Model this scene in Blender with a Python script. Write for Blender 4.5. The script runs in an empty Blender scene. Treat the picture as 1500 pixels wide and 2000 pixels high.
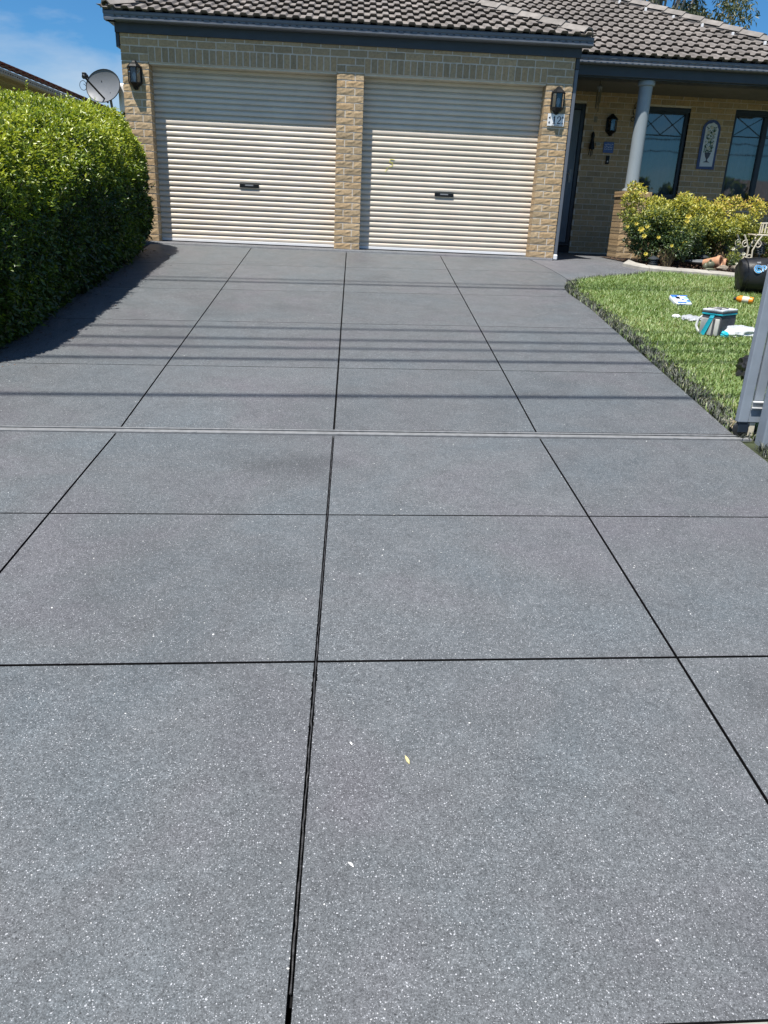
import bpy, bmesh, math, random
import numpy as np
from mathutils import Vector, Matrix, Euler, noise as mnoise

random.seed(7)
rng = np.random.default_rng(11)
S = bpy.context.scene
COL = S.collection

# ------------------------------------------------------------------ camera
cam_d = bpy.data.cameras.new('camera')
cam = bpy.data.objects.new('camera', cam_d)
COL.objects.link(cam)
S.camera = cam
CAM_POS = Vector((0.0912, -11.2451, 0.5099))
PITCH, YAW, ROLL = 0.3725, -0.0527, 0.0453
cy, sy = math.cos(YAW), math.sin(YAW)
cp, sp = math.cos(PITCH), math.sin(PITCH)
cr, sr = math.cos(ROLL), math.sin(ROLL)
_right = Vector((cy, sy, 0)); _fwd = Vector((-sy, cy, 0)); _up = Vector((0, 0, 1))
_f2 = _fwd * cp - _up * sp
_u2 = _up * cp + _fwd * sp
_r3 = _right * cr + _u2 * sr
_u3 = _u2 * cr - _right * sr
cm = Matrix.Identity(4)
for i in range(3):
    cm[i][0] = _r3[i]; cm[i][1] = _u3[i]; cm[i][2] = -_f2[i]; cm[i][3] = CAM_POS[i]
cam.matrix_world = cm
cam_d.sensor_fit = 'VERTICAL'
cam_d.sensor_height = 36.0
cam_d.lens = 27.0
cam_d.clip_start = 0.05
cam_d.clip_end = 1000.0

# ------------------------------------------------------------------ light
SUN_DIR = Vector((0.70, 1.0, -3.05)).normalized()      # the way the sunlight travels
SUN_EL = math.asin(-SUN_DIR.z)
SUN_ROT = math.atan2(-SUN_DIR.x, -SUN_DIR.y)
world = bpy.data.worlds.new('World')
S.world = world
world.use_nodes = True
wn = world.node_tree; wn.nodes.clear()
w_out = wn.nodes.new('ShaderNodeOutputWorld')
w_bg = wn.nodes.new('ShaderNodeBackground')
w_bg.inputs['Strength'].default_value = 0.054
sky = wn.nodes.new('ShaderNodeTexSky')
sky.sky_type = 'NISHITA'
sky.sun_disc = False
sky.sun_elevation = SUN_EL
sky.sun_rotation = SUN_ROT
sky.air_density = 1.0; sky.dust_density = 0.15; sky.ozone_density = 4.0
tc = wn.nodes.new('ShaderNodeTexCoord')
mp = wn.nodes.new('ShaderNodeMapping'); mp.inputs['Scale'].default_value = (1.0, 1.0, 2.6)
mp.inputs['Location'].default_value = (0.35, 0.2, 0.15)
cn = wn.nodes.new('ShaderNodeTexNoise'); cn.inputs['Scale'].default_value = 3.2
cn.inputs['Detail'].default_value = 7; cn.inputs['Roughness'].default_value = 0.55; cn.inputs['Distortion'].default_value = 0.4
crp = wn.nodes.new('ShaderNodeValToRGB')
crp.color_ramp.elements[0].position = 0.49; crp.color_ramp.elements[0].color = (0, 0, 0, 1)
crp.color_ramp.elements[1].position = 0.70; crp.color_ramp.elements[1].color = (0.62, 0.62, 0.62, 1)
cmx = wn.nodes.new('ShaderNodeMix'); cmx.data_type = 'RGBA'
cmx.inputs[7].default_value = (8.6, 9.3, 10.0, 1)
wn.links.new(tc.outputs['Generated'], mp.inputs['Vector'])
wn.links.new(mp.outputs['Vector'], cn.inputs['Vector'])
wn.links.new(cn.outputs['Fac'], crp.inputs['Fac'])
wn.links.new(crp.outputs['Color'], cmx.inputs[0])
tint = wn.nodes.new('ShaderNodeMix'); tint.data_type = 'RGBA'; tint.blend_type = 'MULTIPLY'
tint.inputs[0].default_value = 1.0; tint.inputs[7].default_value = (0.52, 1.03, 1.40, 1)
wn.links.new(sky.outputs['Color'], tint.inputs[6])
wn.links.new(tint.outputs[2], cmx.inputs[6])
wn.links.new(cmx.outputs[2], w_bg.inputs['Color'])
wn.links.new(w_bg.outputs['Background'], w_out.inputs['Surface'])

sun_d = bpy.data.lights.new('sun', 'SUN')
sun_d.energy = 5.0; sun_d.angle = math.radians(0.53); sun_d.color = (1.0, 0.955, 0.88)
sun = bpy.data.objects.new('sun', sun_d)
COL.objects.link(sun)
sun.rotation_mode = 'QUATERNION'
sun.rotation_quaternion = SUN_DIR.to_track_quat('-Z', 'Y')
sun.location = (0, 0, 30)

S.view_settings.view_transform = 'Standard'
S.view_settings.look = 'None'
S.view_settings.exposure = 0.62
S.view_settings.gamma = 1.0
S.view_settings.use_curve_mapping = False
S.render.engine = 'CYCLES'
S.cycles.max_bounces = 6
S.cycles.diffuse_bounces = 2
S.cycles.transparent_max_bounces = 12

# ------------------------------------------------------------------ helpers
WL = {}

def link(o, parent=None, loc=None, kind=None, label=None, cat=None, group=None):
    COL.objects.link(o)
    loc = Vector(loc) if loc is not None else Vector((0, 0, 0))
    WL[o.name] = loc.copy()
    if parent is not None:
        o.parent = parent
        o.location = loc - WL[parent.name]
    else:
        o.location = loc
    if kind: o['kind'] = kind
    if label: o['label'] = label
    if cat: o['category'] = cat
    if group: o['group'] = group
    return o

def thing(name, label, cat, loc, group=None):
    return link(bpy.data.objects.new(name, None), None, loc, None, label, cat, group)

def np_mesh(name, V, F, tone=None, smooth=False):
    V = np.asarray(V, dtype=np.float32); F = np.asarray(F, dtype=np.int32)
    me = bpy.data.meshes.new(name)
    n, k = F.shape
    me.vertices.add(len(V)); me.vertices.foreach_set('co', V.ravel())
    me.loops.add(n * k); me.loops.foreach_set('vertex_index', F.ravel())
    me.polygons.add(n)
    me.polygons.foreach_set('loop_start', np.arange(n, dtype=np.int32) * k)
    if tone is not None:
        a = me.attributes.new('tone', 'FLOAT', 'POINT')
        a.data.foreach_set('value', np.asarray(tone, dtype=np.float32))
    me.update(calc_edges=True)
    if smooth:
        me.polygons.foreach_set('use_smooth', np.ones(n, dtype=bool))
    return me

class MB:
    def __init__(s, M=None):
        s.v = []; s.f = []; s.M = M
    def add(s, vs, fs):
        b = len(s.v)
        for p in vs:
            p = Vector(p)
            s.v.append(s.M @ p if s.M else p)
        for f in fs: s.f.append([i + b for i in f])
        return s
    def box(s, x0, x1, y0, y1, z0, z1):
        return s.add([(x0,y0,z0),(x1,y0,z0),(x1,y1,z0),(x0,y1,z0),(x0,y0,z1),(x1,y0,z1),(x1,y1,z1),(x0,y1,z1)],
                     [(0,3,2,1),(4,5,6,7),(0,1,5,4),(1,2,6,5),(2,3,7,6),(3,0,4,7)])
    def prism(s, poly, ext):
        n = len(poly); ext = Vector(ext)
        vs = [Vector(p) for p in poly] + [Vector(p) + ext for p in poly]
        fs = [list(range(n))[::-1], [n + i for i in range(n)]]
        for i in range(n):
            j = (i + 1) % n
            fs.append([i, j, n + j, n + i])
        return s.add(vs, fs)
    def strip(s, prof, ext):
        """open profile swept along ext"""
        n = len(prof); ext = Vector(ext)
        vs = [Vector(p) for p in prof] + [Vector(p) + ext for p in prof]
        return s.add(vs, [[i, i + 1, n + i + 1, n + i] for i in range(n - 1)])
    def tube(s, pts, r, n=8, caps=True, closed=False):
        pts = [Vector(p) for p in pts]
        m = len(pts)
        rs = r if isinstance(r, (list, tuple)) else [r] * m
        vs = []; fs = []
        prev = None
        for i, p in enumerate(pts):
            a = pts[max(i - 1, 0)] if not closed else pts[i - 1]
            b = pts[min(i + 1, m - 1)] if not closed else pts[(i + 1) % m]
            t = (b - a)
            if t.length < 1e-9: t = Vector((0, 0, 1))
            t.normalize()
            if prev is None:
                ref = Vector((0, 0, 1)) if abs(t.z) < .9 else Vector((1, 0, 0))
                u = t.cross(ref).normalized()
            else:
                u = (prev - t * prev.dot(t))
                if u.length < 1e-6: u = t.orthogonal()
                u.normalize()
            prev = u
            w = t.cross(u)
            for k in range(n):
                a_ = 2 * math.pi * k / n
                vs.append(p + (u * math.cos(a_) + w * math.sin(a_)) * rs[i])
        rr = m if closed else m - 1
        for i in range(rr):
            i2 = (i + 1) % m
            for k in range(n):
                k2 = (k + 1) % n
                fs.append([i * n + k, i * n + k2, i2 * n + k2, i2 * n + k])
        if caps and not closed:
            fs.append([k for k in range(n)][::-1])
            fs.append([(m - 1) * n + k for k in range(n)])
        return s.add(vs, fs)
    def lathe(s, prof, n=16, M=None, cap=True, a0=0.0):
        vs = []; fs = []
        M = M or Matrix.Identity(4)
        for (r, z) in prof:
            for k in range(n):
                a = a0 + 2 * math.pi * k / n
                vs.append(M @ Vector((r * math.cos(a), r * math.sin(a), z)))
        for i in range(len(prof) - 1):
            for k in range(n):
                k2 = (k + 1) % n
                fs.append([i * n + k, i * n + k2, (i + 1) * n + k2, (i + 1) * n + k])
        if cap:
            if prof[0][0] > 1e-4: fs.append(list(range(n))[::-1])
            if prof[-1][0] > 1e-4: fs.append([(len(prof) - 1) * n + k for k in range(n)])
        return s.add(vs, fs)
    def blob(s, c, r, n=2, seed=0, amp=.15):
        bm = bmesh.new(); bmesh.ops.create_icosphere(bm, subdivisions=n, radius=1)
        rd = random.Random(seed); ph = [rd.uniform(0, 6) for _ in range(6)]
        vs = []
        for v in bm.verts:
            k = 1 + amp * (math.sin(3 * v.co.x + ph[0]) * math.sin(3.3 * v.co.y + ph[1]) + .6 * math.sin(5 * v.co.z + ph[2] + 2 * v.co.x))
            vs.append(Vector((c[0] + v.co.x * r[0] * k, c[1] + v.co.y * r[1] * k, c[2] + v.co.z * r[2] * k)))
        fs = [[v.index for v in f.verts] for f in bm.faces]
        bm.free()
        return s.add(vs, fs)
    def mesh(s, name, off=(0, 0, 0), bevel=0, seg=1):
        off = Vector(off)
        me = bpy.data.meshes.new(name)
        me.from_pydata([tuple(v - off) for v in s.v], [], s.f)
        bm = bmesh.new(); bm.from_mesh(me)
        bmesh.ops.recalc_face_normals(bm, faces=bm.faces)
        if bevel:
            es = [e for e in bm.edges if len(e.link_faces) == 2 and e.calc_face_angle(0) > .5]
            bmesh.ops.bevel(bm, geom=es, offset=bevel, segments=seg, affect='EDGES', profile=.6)
        bm.to_mesh(me); bm.free()
        return me
    def build(s, name, mat, parent=None, bevel=0, seg=1, smooth=False, loc=None, **kw):
        if loc is None:
            if parent is not None: loc = WL[parent.name]
            else:
                xs = [v.x for v in s.v]; ys = [v.y for v in s.v]; zs = [v.z for v in s.v]
                loc = Vector(((min(xs) + max(xs)) / 2, (min(ys) + max(ys)) / 2, min(zs)))
        me = s.mesh(name, loc, bevel, seg)
        me.materials.append(mat)
        if smooth:
            for p in me.polygons: p.use_smooth = True
            try: me.set_sharp_from_angle(angle=math.radians(40))
            except Exception: pass
        return link(bpy.data.objects.new(name, me), parent, loc, **kw)

def dup(root, delta, label=None, group=None):
    """copy of a thing with its parts and sub-parts, moved by delta"""
    def rec(o, par):
        c = o.copy()
        COL.objects.link(c)
        WL[c.name] = WL[o.name] + delta
        if par is not None:
            c.parent = par
        else:
            c.location = o.location + delta
        for ch in list(o.children): rec(ch, c)
        return c
    r = rec(root, None)
    if label: r['label'] = label
    if group: r['group'] = group
    return r

# ground height: the drive falls from the garage to the street
KA, KB, YG = 0.1158, 0.0712, -6.5973
YE = -10.13
def gz(y):
    if y >= 0: return -0.02
    if y > YG: return -0.02 + KA * y
    if y > YE: return -0.02 + KA * YG + KB * (y - YG)
    return -0.02 + KA * YG + KB * (YE - YG)
def gz_np(y):
    y = np.asarray(y)
    yc = np.clip(y, YE, 0)
    return np.where(yc > YG, -0.02 + KA * yc, -0.02 + KA * YG + KB * (yc - YG))

def in_frame(P, margin=0.08):
    d = P - np.array(CAM_POS)
    X = d @ np.array(_r3); Yv = d @ np.array(_u3); Z = d @ np.array(_f2)
    Z = np.maximum(Z, 1e-3)
    return (np.abs(X / Z) < .5 * (1 + margin)) & (np.abs(Yv / Z) < .6667 * (1 + margin)) & (Z > .1)

# ------------------------------------------------------------------ materials
class NT:
    def __init__(s, name):
        s.m = bpy.data.materials.new(name); s.m.use_nodes = True
        s.t = s.m.node_tree; s.t.nodes.clear()
        s.out = s.n('ShaderNodeOutputMaterial')
    def n(s, typ, **kw):
        x = s.t.nodes.new(typ)
        for k, v in kw.items():
            if k in x.inputs.keys(): x.inputs[k].default_value = v
            else: setattr(x, k, v)
        return x
    def l(s, a, b): s.t.links.new(a, b)
    def pos(s): return s.n('ShaderNodeNewGeometry').outputs['Position']
    def noise(s, vec, scale, detail=2, rough=.5, dist=0):
        x = s.n('ShaderNodeTexNoise', Scale=scale, Detail=detail, Roughness=rough, Distortion=dist)
        s.l(vec, x.inputs['Vector']); return x.outputs['Fac']
    def ramp(s, fac, stops, interp='LINEAR'):
        x = s.n('ShaderNodeValToRGB'); cr_ = x.color_ramp; cr_.interpolation = interp
        while len(cr_.elements) < len(stops): cr_.elements.new(.5)
        for e, (p, c) in zip(cr_.elements, stops):
            e.position = p
            e.color = (c, c, c, 1) if isinstance(c, (int, float)) else (*c, 1)
        s.l(fac, x.inputs['Fac']); return x.outputs['Color']
    def mix(s, fac, a, b, blend='MIX'):
        x = s.n('ShaderNodeMix', data_type='RGBA', blend_type=blend)
        for sock, v in ((x.inputs[0], fac), (x.inputs[6], a), (x.inputs[7], b)):
            if isinstance(v, (int, float)): sock.default_value = v
            elif isinstance(v, tuple): sock.default_value = (*v, 1) if len(v) == 3 else v
            else: s.l(v, sock)
        return x.outputs[2]
    def math(s, op, a, b=0.0, clamp=False):
        x = s.n('ShaderNodeMath', operation=op, use_clamp=clamp)
        for i, v in enumerate((a, b)):
            if isinstance(v, (int, float)): x.inputs[i].default_value = v
            else: s.l(v, x.inputs[i])
        return x.outputs[0]
    def bump(s, h, strength=.3, dist=.01):
        x = s.n('ShaderNodeBump', Strength=strength, Distance=dist)
        s.l(h, x.inputs['Height']); return x.outputs['Normal']
    def bsdf(s, col, rough=.6, metal=0, spec=.5, normal=None, coat=0):
        x = s.n('ShaderNodeBsdfPrincipled')
        for key, v in (('Base Color', col), ('Roughness', rough)):
            if isinstance(v, (int, float)): x.inputs[key].default_value = v
            elif isinstance(v, tuple): x.inputs[key].default_value = (*v, 1)
            else: s.l(v, x.inputs[key])
        x.inputs['Metallic'].default_value = metal
        x.inputs['Specular IOR Level'].default_value = spec
        x.inputs['Coat Weight'].default_value = coat
        if normal is not None: s.l(normal, x.inputs['Normal'])
        return x
    def done(s, b):
        s.l(b.outputs[0], s.out.inputs['Surface']); return s.m

def mat(name, col, rough=.6, metal=0, spec=.5, var=.12, vs=6.0, bump=0, bs=80, rnd=0, coat=0, grime=0):
    t = NT(name); p = t.pos()
    n1 = t.noise(p, vs, 4, .6)
    c = t.mix(1.0, col, t.ramp(n1, [(.25, 1 - var), (.75, 1 + var)]), 'MULTIPLY')
    if rnd:
        oi = t.n('ShaderNodeObjectInfo').outputs['Random']
        isl = t.n('ShaderNodeNewGeometry').outputs['Random Per Island']
        r = t.math('FRACT', t.math('ADD', oi, isl))
        c = t.mix(1.0, c, t.ramp(r, [(0, 1 - rnd), (1, 1 + rnd)]), 'MULTIPLY')
    if grime:
        g = t.noise(p, 2.3, 6, .65)
        c = t.mix(t.ramp(g, [(.45, 0), (.75, grime)]), c, tuple(.35 * x for x in col))
    nrm = t.bump(t.noise(p, bs, 3, .6), bump, .004) if bump else None
    rg = t.ramp(t.noise(p, vs * 2.3, 3), [(.3, max(rough - .06, .02)), (.7, min(rough + .08, 1))])
    return t.done(t.bsdf(c, rg, metal, spec, nrm, coat))

M = {}
# driveway: dark grey sealed exposed aggregate with pale flecks
def m_drive(name, base, fleck=1.0, sealed=.5):
    t = NT(name); p = t.pos()
    fine = t.noise(p, 330, 3, .75)
    c = t.mix(1.0, base, t.ramp(fine, [(.30, .50), (.48, .93), (.62, 1.3), (.75, 1.9)]), 'MULTIPLY')
    grain = t.noise(p, 190, 2, .65)
    c = t.mix(1.0, c, t.ramp(grain, [(.28, .55), (.47, .96), (.60, 1.18), (.74, 1.65)]), 'MULTIPLY')
    coarse = t.noise(p, 60, 2, .55)
    c = t.mix(1.0, c, t.ramp(coarse, [(.28, .82), (.5, 1.0), (.72, 1.2)]), 'MULTIPLY')
    c = t.mix(1.0, c, t.ramp(t.n('ShaderNodeObjectInfo').outputs['Random'], [(0, .95), (1, 1.05)]), 'MULTIPLY')
    # slow colour drift of the sealer, cool to warm grey
    big = t.noise(p, 1.1, 4, .6, .6)
    c = t.mix(1.0, c, t.ramp(big, [(.30, (.93, 1.0, 1.03)), (.52, (1, 1, 1)), (.70, (1.05, .98, 1.01))]), 'MULTIPLY')
    mid = t.noise(p, 7, 5, .65)
    c = t.mix(1.0, c, t.ramp(mid, [(.25, .86), (.75, 1.14)]), 'MULTIPLY')
    # patches where the sealer lies thicker
    pat = t.noise(p, .8, 3, .5, .3)
    c = t.mix(t.ramp(pat, [(.56, 0), (.72, .35)]), c, tuple(.55 * x for x in base))
    for (cx, cy_, rx, ry, k) in ((-.28, -7.15, .85, .42, .85), (1.35, -5.75, .6, .3, .45), (-.1, -5.9, .5, .35, .35), (1.5, -9.1, .5, .4, .4), (-.5, -3.4, .7, .35, .4), (.4, -1.7, .6, .5, .35)):
        mpn = t.n('ShaderNodeMapping', vector_type='POINT')
        mpn.inputs['Location'].default_value = (-cx / rx, -cy_ / ry, 0)
        mpn.inputs['Scale'].default_value = (1 / rx, 1 / ry, 0)
        t.l(p, mpn.inputs['Vector'])
        ln = t.n('ShaderNodeVectorMath', operation='LENGTH'); t.l(mpn.outputs[0], ln.inputs[0])
        d = t.math('ADD', ln.outputs['Value'], t.math('MULTIPLY', t.noise(p, 4, 4, .6), .9))
        c = t.mix(t.ramp(d, [(.35, k), (1.7, 0)]), c, tuple(.5 * x for x in base))
    # flecks
    dist = t.n('ShaderNodeTexNoise', Scale=90.0, Detail=1.0)
    t.l(p, dist.inputs['Vector'])
    vm = t.n('ShaderNodeVectorMath', operation='MULTIPLY_ADD')
    t.l(dist.outputs['Color'], vm.inputs[0]); vm.inputs[1].default_value = (.007, .007, .007); t.l(p, vm.inputs[2])
    for (sc, thr, keep, col, k) in ((260, .36, .50, (.40, .41, .43), .8), (150, .30, .58, (.46, .47, .49), .85), (85, .17, .75, (.54, .54, .54), .75),
                                    (44, .115, .80, (.70, .70, .68), .95), (19, .085, .88, (.70, .70, .68), 1.0), (24, .062, .82, (.74, .73, .68), 1.0),
                                    (130, .30, .66, (.014, .014, .016), .6), (60, .13, .80, (.012, .012, .014), .9)):
        v = t.n('ShaderNodeTexVoronoi', Scale=float(sc), feature='F1')
        t.l(vm.outputs[0], v.inputs['Vector'])
        sep = t.n('ShaderNodeSeparateColor'); t.l(v.outputs['Color'], sep.inputs[0])
        on = t.math('GREATER_THAN', sep.outputs[0], keep)
        sz = t.math('MULTIPLY', sep.outputs[1], thr)
        hit = t.math('LESS_THAN', v.outputs['Distance'], sz)
        c = t.mix(t.math('MULTIPLY', t.math('MULTIPLY', on, hit), k * fleck), c, col)
    h = t.noise(p, 420, 3, .7)
    nrm = t.bump(h, .35, .003)
    rg = t.ramp(t.noise(p, 3, 4), [(.3, sealed - .06), (.7, sealed + .1)])
    return t.done(t.bsdf(c, rg, 0, .30, nrm))
M['drive'] = m_drive('sealed_aggregate', (.106, .113, .119))
M['path'] = m_drive('path_aggregate', (.125, .129, .138), .6, .55)
M['joint'] = mat('joint_filler', (.006, .006, .0065), .9, spec=.15, bump=.4, bs=120)
M['bead'] = mat('sealant_bead', (.040, .040, .042), .5, var=.9, vs=40, bump=.5, bs=200)
M['footpath'] = mat('footpath_concrete', (.33, .32, .29), .85, var=.2, vs=5, bump=.3, bs=150)
M['kerbstone'] = mat('edging_concrete', (.36, .34, .30), .85, var=.25, vs=9, bump=.4, bs=120, grime=.5)
M['asphalt'] = mat('asphalt', (.05, .05, .052), .85, var=.25, vs=30, bump=.5, bs=200)
M['soil'] = mat('garden_soil', (.055, .04, .03), .95, var=.4, vs=30, bump=.8, bs=60)
M['mulch'] = mat('bark_mulch', (.13, .075, .05), .9, var=.5, vs=18, rnd=.5)
M['turfbase'] = mat('turf_soil', (.035, .045, .018), .95, var=.4, vs=14, bump=.6, bs=60)
M['ground'] = mat('far_ground', (.06, .085, .03), .95, var=.35, vs=1.5, bump=.5, bs=20)

def m_brick(name, col, dark):
    t = NT(name); p = t.pos()
    oi = t.n('ShaderNodeObjectInfo').outputs['Random']
    isl = t.n('ShaderNodeNewGeometry').outputs['Random Per Island']
    r = t.math('FRACT', t.math('ADD', oi, isl))
    c = t.ramp(r, [(0, tuple(.80 * x for x in col)), (.35, col), (.7, (col[0] * 1.05, col[1] * .98, col[2] * .9)), (1, tuple(1.16 * x for x in col))])
    g = t.noise(p, 35, 5, .65)
    c = t.mix(1.0, c, t.ramp(g, [(.28, .72), (.5, 1), (.75, 1.2)]), 'MULTIPLY')
    w = t.noise(p, 2.2, 5, .65)
    c = t.mix(t.ramp(w, [(.55, 0), (.8, .3)]), c, dark)
    nrm = t.bump(t.noise(p, 110, 4, .65), .45, .004)
    return t.done(t.bsdf(c, .85, 0, .3, nrm))
M['brick'] = m_brick('tan_split_brick', (.415, .308, .186), (.17, .135, .095))
M['mortar'] = mat('pale_mortar', (.62, .55, .46), .92, var=.15, vs=20, bump=.4, bs=150)
M['tile'] = mat('concrete_tile', (.190, .170, .155), .8, var=.22, vs=7, bump=.35, bs=120, rnd=.2, grime=.45)
M['cap'] = mat('ridge_cap_concrete', (.22, .20, .183), .82, var=.25, vs=8, bump=.4, bs=90, rnd=.1, grime=.5)
M['bedding'] = mat('bedding_mortar', (.115, .105, .10), .9, var=.35, vs=14, bump=.5, bs=60)
M['roofunder'] = mat('roof_sarking', (.03, .025, .025), .9)
M['steel'] = mat('blue_grey_steel', (.120, .134, .160), .38, metal=0, spec=.5, var=.08, vs=5, grime=.12)
M['fascia'] = mat('dark_blue_grey_paint', (.034, .041, .050), .45, var=.1)
M['slot'] = mat('slot_shadow_black', (.012, .013, .016), .7)
M['door'] = mat('cream_roller_steel', (.68, .595, .49), .42, var=.07, vs=3, grime=.10)
M['seal'] = mat('rubber_seal', (.015, .015, .016), .7)
M['black'] = mat('black_enamel', (.008, .009, .010), .42, spec=.25, var=.2, vs=12)
M['blackplastic'] = mat('black_plastic', (.014, .014, .015), .45, var=.2, vs=20, bump=.15, bs=60)
M['greyplate'] = mat('grey_plate', (.22, .23, .24), .4)
M['col'] = mat('pale_column_paint', (.29, .335, .365), .5, var=.06, vs=4, grime=.1)
M['ceil'] = mat('porch_ceiling_paint', (.16, .155, .14), .8, var=.1)
M['frame'] = mat('navy_frame', (.014, .022, .035), .4)
M['doorframe'] = mat('screen_door_paint', (.11, .135, .165), .4)
M['meshblack'] = mat('screen_mesh', (.006, .006, .007), .7)
M['curtain'] = mat('curtain_cloth', (.26, .28, .31), .9, var=.12, vs=8)
M['white'] = mat('white_paint', (.78, .78, .78), .5, var=.04)
M['cream'] = mat('cream_paint', (.62, .56, .44), .55, var=.12, vs=14, grime=.25)
M['navyink'] = mat('navy_ink', (.01, .012, .03), .5)
M['yellow'] = mat('yellow_marker', (.75, .70, .10), .6)
M['terra'] = mat('terracotta', (.46, .24, .14), .8, var=.22, vs=20, bump=.3, bs=120, grime=.3)
M['stone'] = mat('garden_stone', (.25, .21, .16), .9, var=.35, vs=22, bump=.6, bs=60, rnd=.2)
M['frog'] = mat('mossy_green_glaze', (.11, .115, .07), .45, var=.25, vs=25)
M['dish'] = mat('dish_grey_paint', (.165, .175, .19), .45, var=.06)
M['nwall'] = mat('neighbour_cream_render', (.50, .42, .28), .8, var=.1)
M['ntile'] = mat('terracotta_tile', (.20, .085, .06), .8, var=.3, vs=12, rnd=.2)
M['ngutter'] = mat('beige_gutter', (.46, .33, .21), .5)
M['blue'] = mat('cobalt_glaze', (.035, .05, .16), .3, var=.25, vs=25)
M['bluesign'] = mat('blue_enamel', (.05, .10, .30), .35, var=.15, vs=30)
M['panel'] = mat('white_glaze', (.62, .64, .66), .3, var=.08, vs=20)
M['leafpaint'] = mat('painted_leaf_green', (.055, .13, .05), .35, var=.5, vs=40, rnd=.4)
M['flowerpaint'] = mat('painted_flower', (.55, .52, .40), .35, var=.2, vs=40)
M['urnpaint'] = mat('painted_urn', (.05, .045, .06), .35, var=.4, vs=50)
M['greyfab'] = mat('light_grey_fabric', (.52, .51, .48), .85, var=.1, vs=20, bump=.3, bs=300)
M['darkfab'] = mat('charcoal_fabric', (.065, .068, .078), .85, var=.12, vs=20, bump=.3, bs=300)
M['cyan'] = mat('cyan_webbing', (.01, .40, .50), .6, var=.1, vs=30)
M['whitebag'] = mat('white_polythene', (.72, .73, .75), .35, var=.06, vs=20)
M['greybag'] = mat('grey_polythene', (.36, .38, .40), .4, var=.1, vs=20)
M['orange'] = mat('orange_plastic', (.85, .26, .02), .35, var=.06)
M['wrap'] = mat('pack_white_film', (.72, .76, .82), .3, var=.08, vs=18)
M['wrapblue'] = mat('pack_blue_print', (.04, .16, .55), .3, var=.2, vs=30)
M['wraplight'] = mat('pack_light_blue_print', (.30, .50, .80), .3, var=.2, vs=30)
M['logo'] = mat('logo_sky_blue', (.07, .42, .78), .4)
M['logow'] = mat('logo_white', (.75, .8, .85), .4)
M['dryleaf'] = mat('dry_leaf_straw', (.55, .48, .24), .8, var=.2, vs=60)
M['redleaf'] = mat('dry_leaf_orange', (.50, .19, .08), .8, var=.2, vs=60)
M['wire'] = mat('power_cable', (.02, .02, .02), .6)
M['timber'] = mat('pole_timber', (.16, .13, .10), .9, var=.25, vs=8)
M['bark'] = mat('bark', (.11, .085, .065), .9, var=.35, vs=10, bump=.5, bs=30)
M['eucbark'] = mat('eucalypt_bark', (.34, .30, .26), .8, var=.3, vs=5)
M['twig'] = mat('dry_twig', (.16, .125, .07), .9, var=.3, vs=30)
M['bulb'] = mat('frosted_bulb', (.80, .80, .78), .35)
M['track'] = mat('galvanised_track', (.20, .205, .21), .7, spec=.3, var=.25, vs=30, grime=.2)
M['rail'] = mat('gate_paint', (.25, .285, .33), .35, var=.1, vs=7, grime=.15)
M['railplate'] = mat('weathered_zinc', (.30, .31, .31), .5, var=.2, vs=18)
M['bowl'] = mat('grey_ceramic', (.13, .14, .15), .5, var=.2, vs=14)
M['garlight'] = mat('dark_green_black_plastic', (.03, .036, .042), .45, var=.15, vs=15)

def m_glass(name, tint, refl):
    t = NT(name)
    tr = t.n('ShaderNodeBsdfTransparent'); tr.inputs['Color'].default_value = (*tint, 1)
    gl = t.n('ShaderNodeBsdfGlossy'); gl.inputs['Roughness'].default_value = .02
    nz = t.bump(t.noise(t.pos(), 1.6, 2), .05, .02); t.l(nz, gl.inputs['Normal'])
    fr = t.n('ShaderNodeFresnel', IOR=1.5)
    mx = t.n('ShaderNodeMixShader')
    t.l(t.math('ADD', fr.outputs[0], refl, True), mx.inputs[0])
    t.l(tr.outputs[0], mx.inputs[1]); t.l(gl.outputs[0], mx.inputs[2])
    t.l(mx.outputs[0], t.out.inputs['Surface']); return t.m
M['glass'] = m_glass('window_glass', (.55, .60, .66), .11)
M['lglass'] = m_glass('lantern_glass', (.55, .60, .66), .05)

def m_leaf(name, stops, trans=.35, rough=.45, spec=.45):
    t = NT(name)
    at = t.n('ShaderNodeAttribute', attribute_name='tone')
    isl = t.n('ShaderNodeNewGeometry').outputs['Random Per Island']
    f = t.math('ADD', at.outputs['Fac'], t.math('MULTIPLY', t.math('SUBTRACT', isl, .5), .35), True)
    c = t.ramp(f, stops)
    b = t.bsdf(c, rough, 0, spec)
    tr = t.n('ShaderNodeBsdfTranslucent')
    t.l(t.mix(1.0, c, (1.25, 1.2, .55), 'MULTIPLY'), tr.inputs['Color'])
    mx = t.n('ShaderNodeMixShader'); mx.inputs[0].default_value = trans
    t.l(b.outputs[0], mx.inputs[1]); t.l(tr.outputs[0], mx.inputs[2])
    t.l(mx.outputs[0], t.out.inputs['Surface']); return t.m
M['hedgeleaf'] = m_leaf('hedge_leaf', [(0, (.016, .036, .010)), (.35, (.055, .105, .016)), (.60, (.195, .285, .026)), (1, (.42, .47, .062))], .36, .35, .6)
M['roseleaf'] = m_leaf('rose_leaf', [(0, (.035, .065, .030)), (.28, (.085, .135, .05)), (.5, (.30, .32, .06)), (.8, (.62, .58, .11)), (1, (.58, .40, .12))], .3, .4, .5)
M['grass'] = m_leaf('lawn_blade', [(0, (.075, .13, .034)), (.45, (.205, .315, .10)), (.8, (.36, .445, .195)), (1, (.50, .48, .27))], .3, .45)
M['greygrass'] = m_leaf('oversprayed_blade', [(0, (.040, .046, .042)), (.6, (.095, .110, .092)), (1, (.20, .20, .15))], .1, .6)
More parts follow.
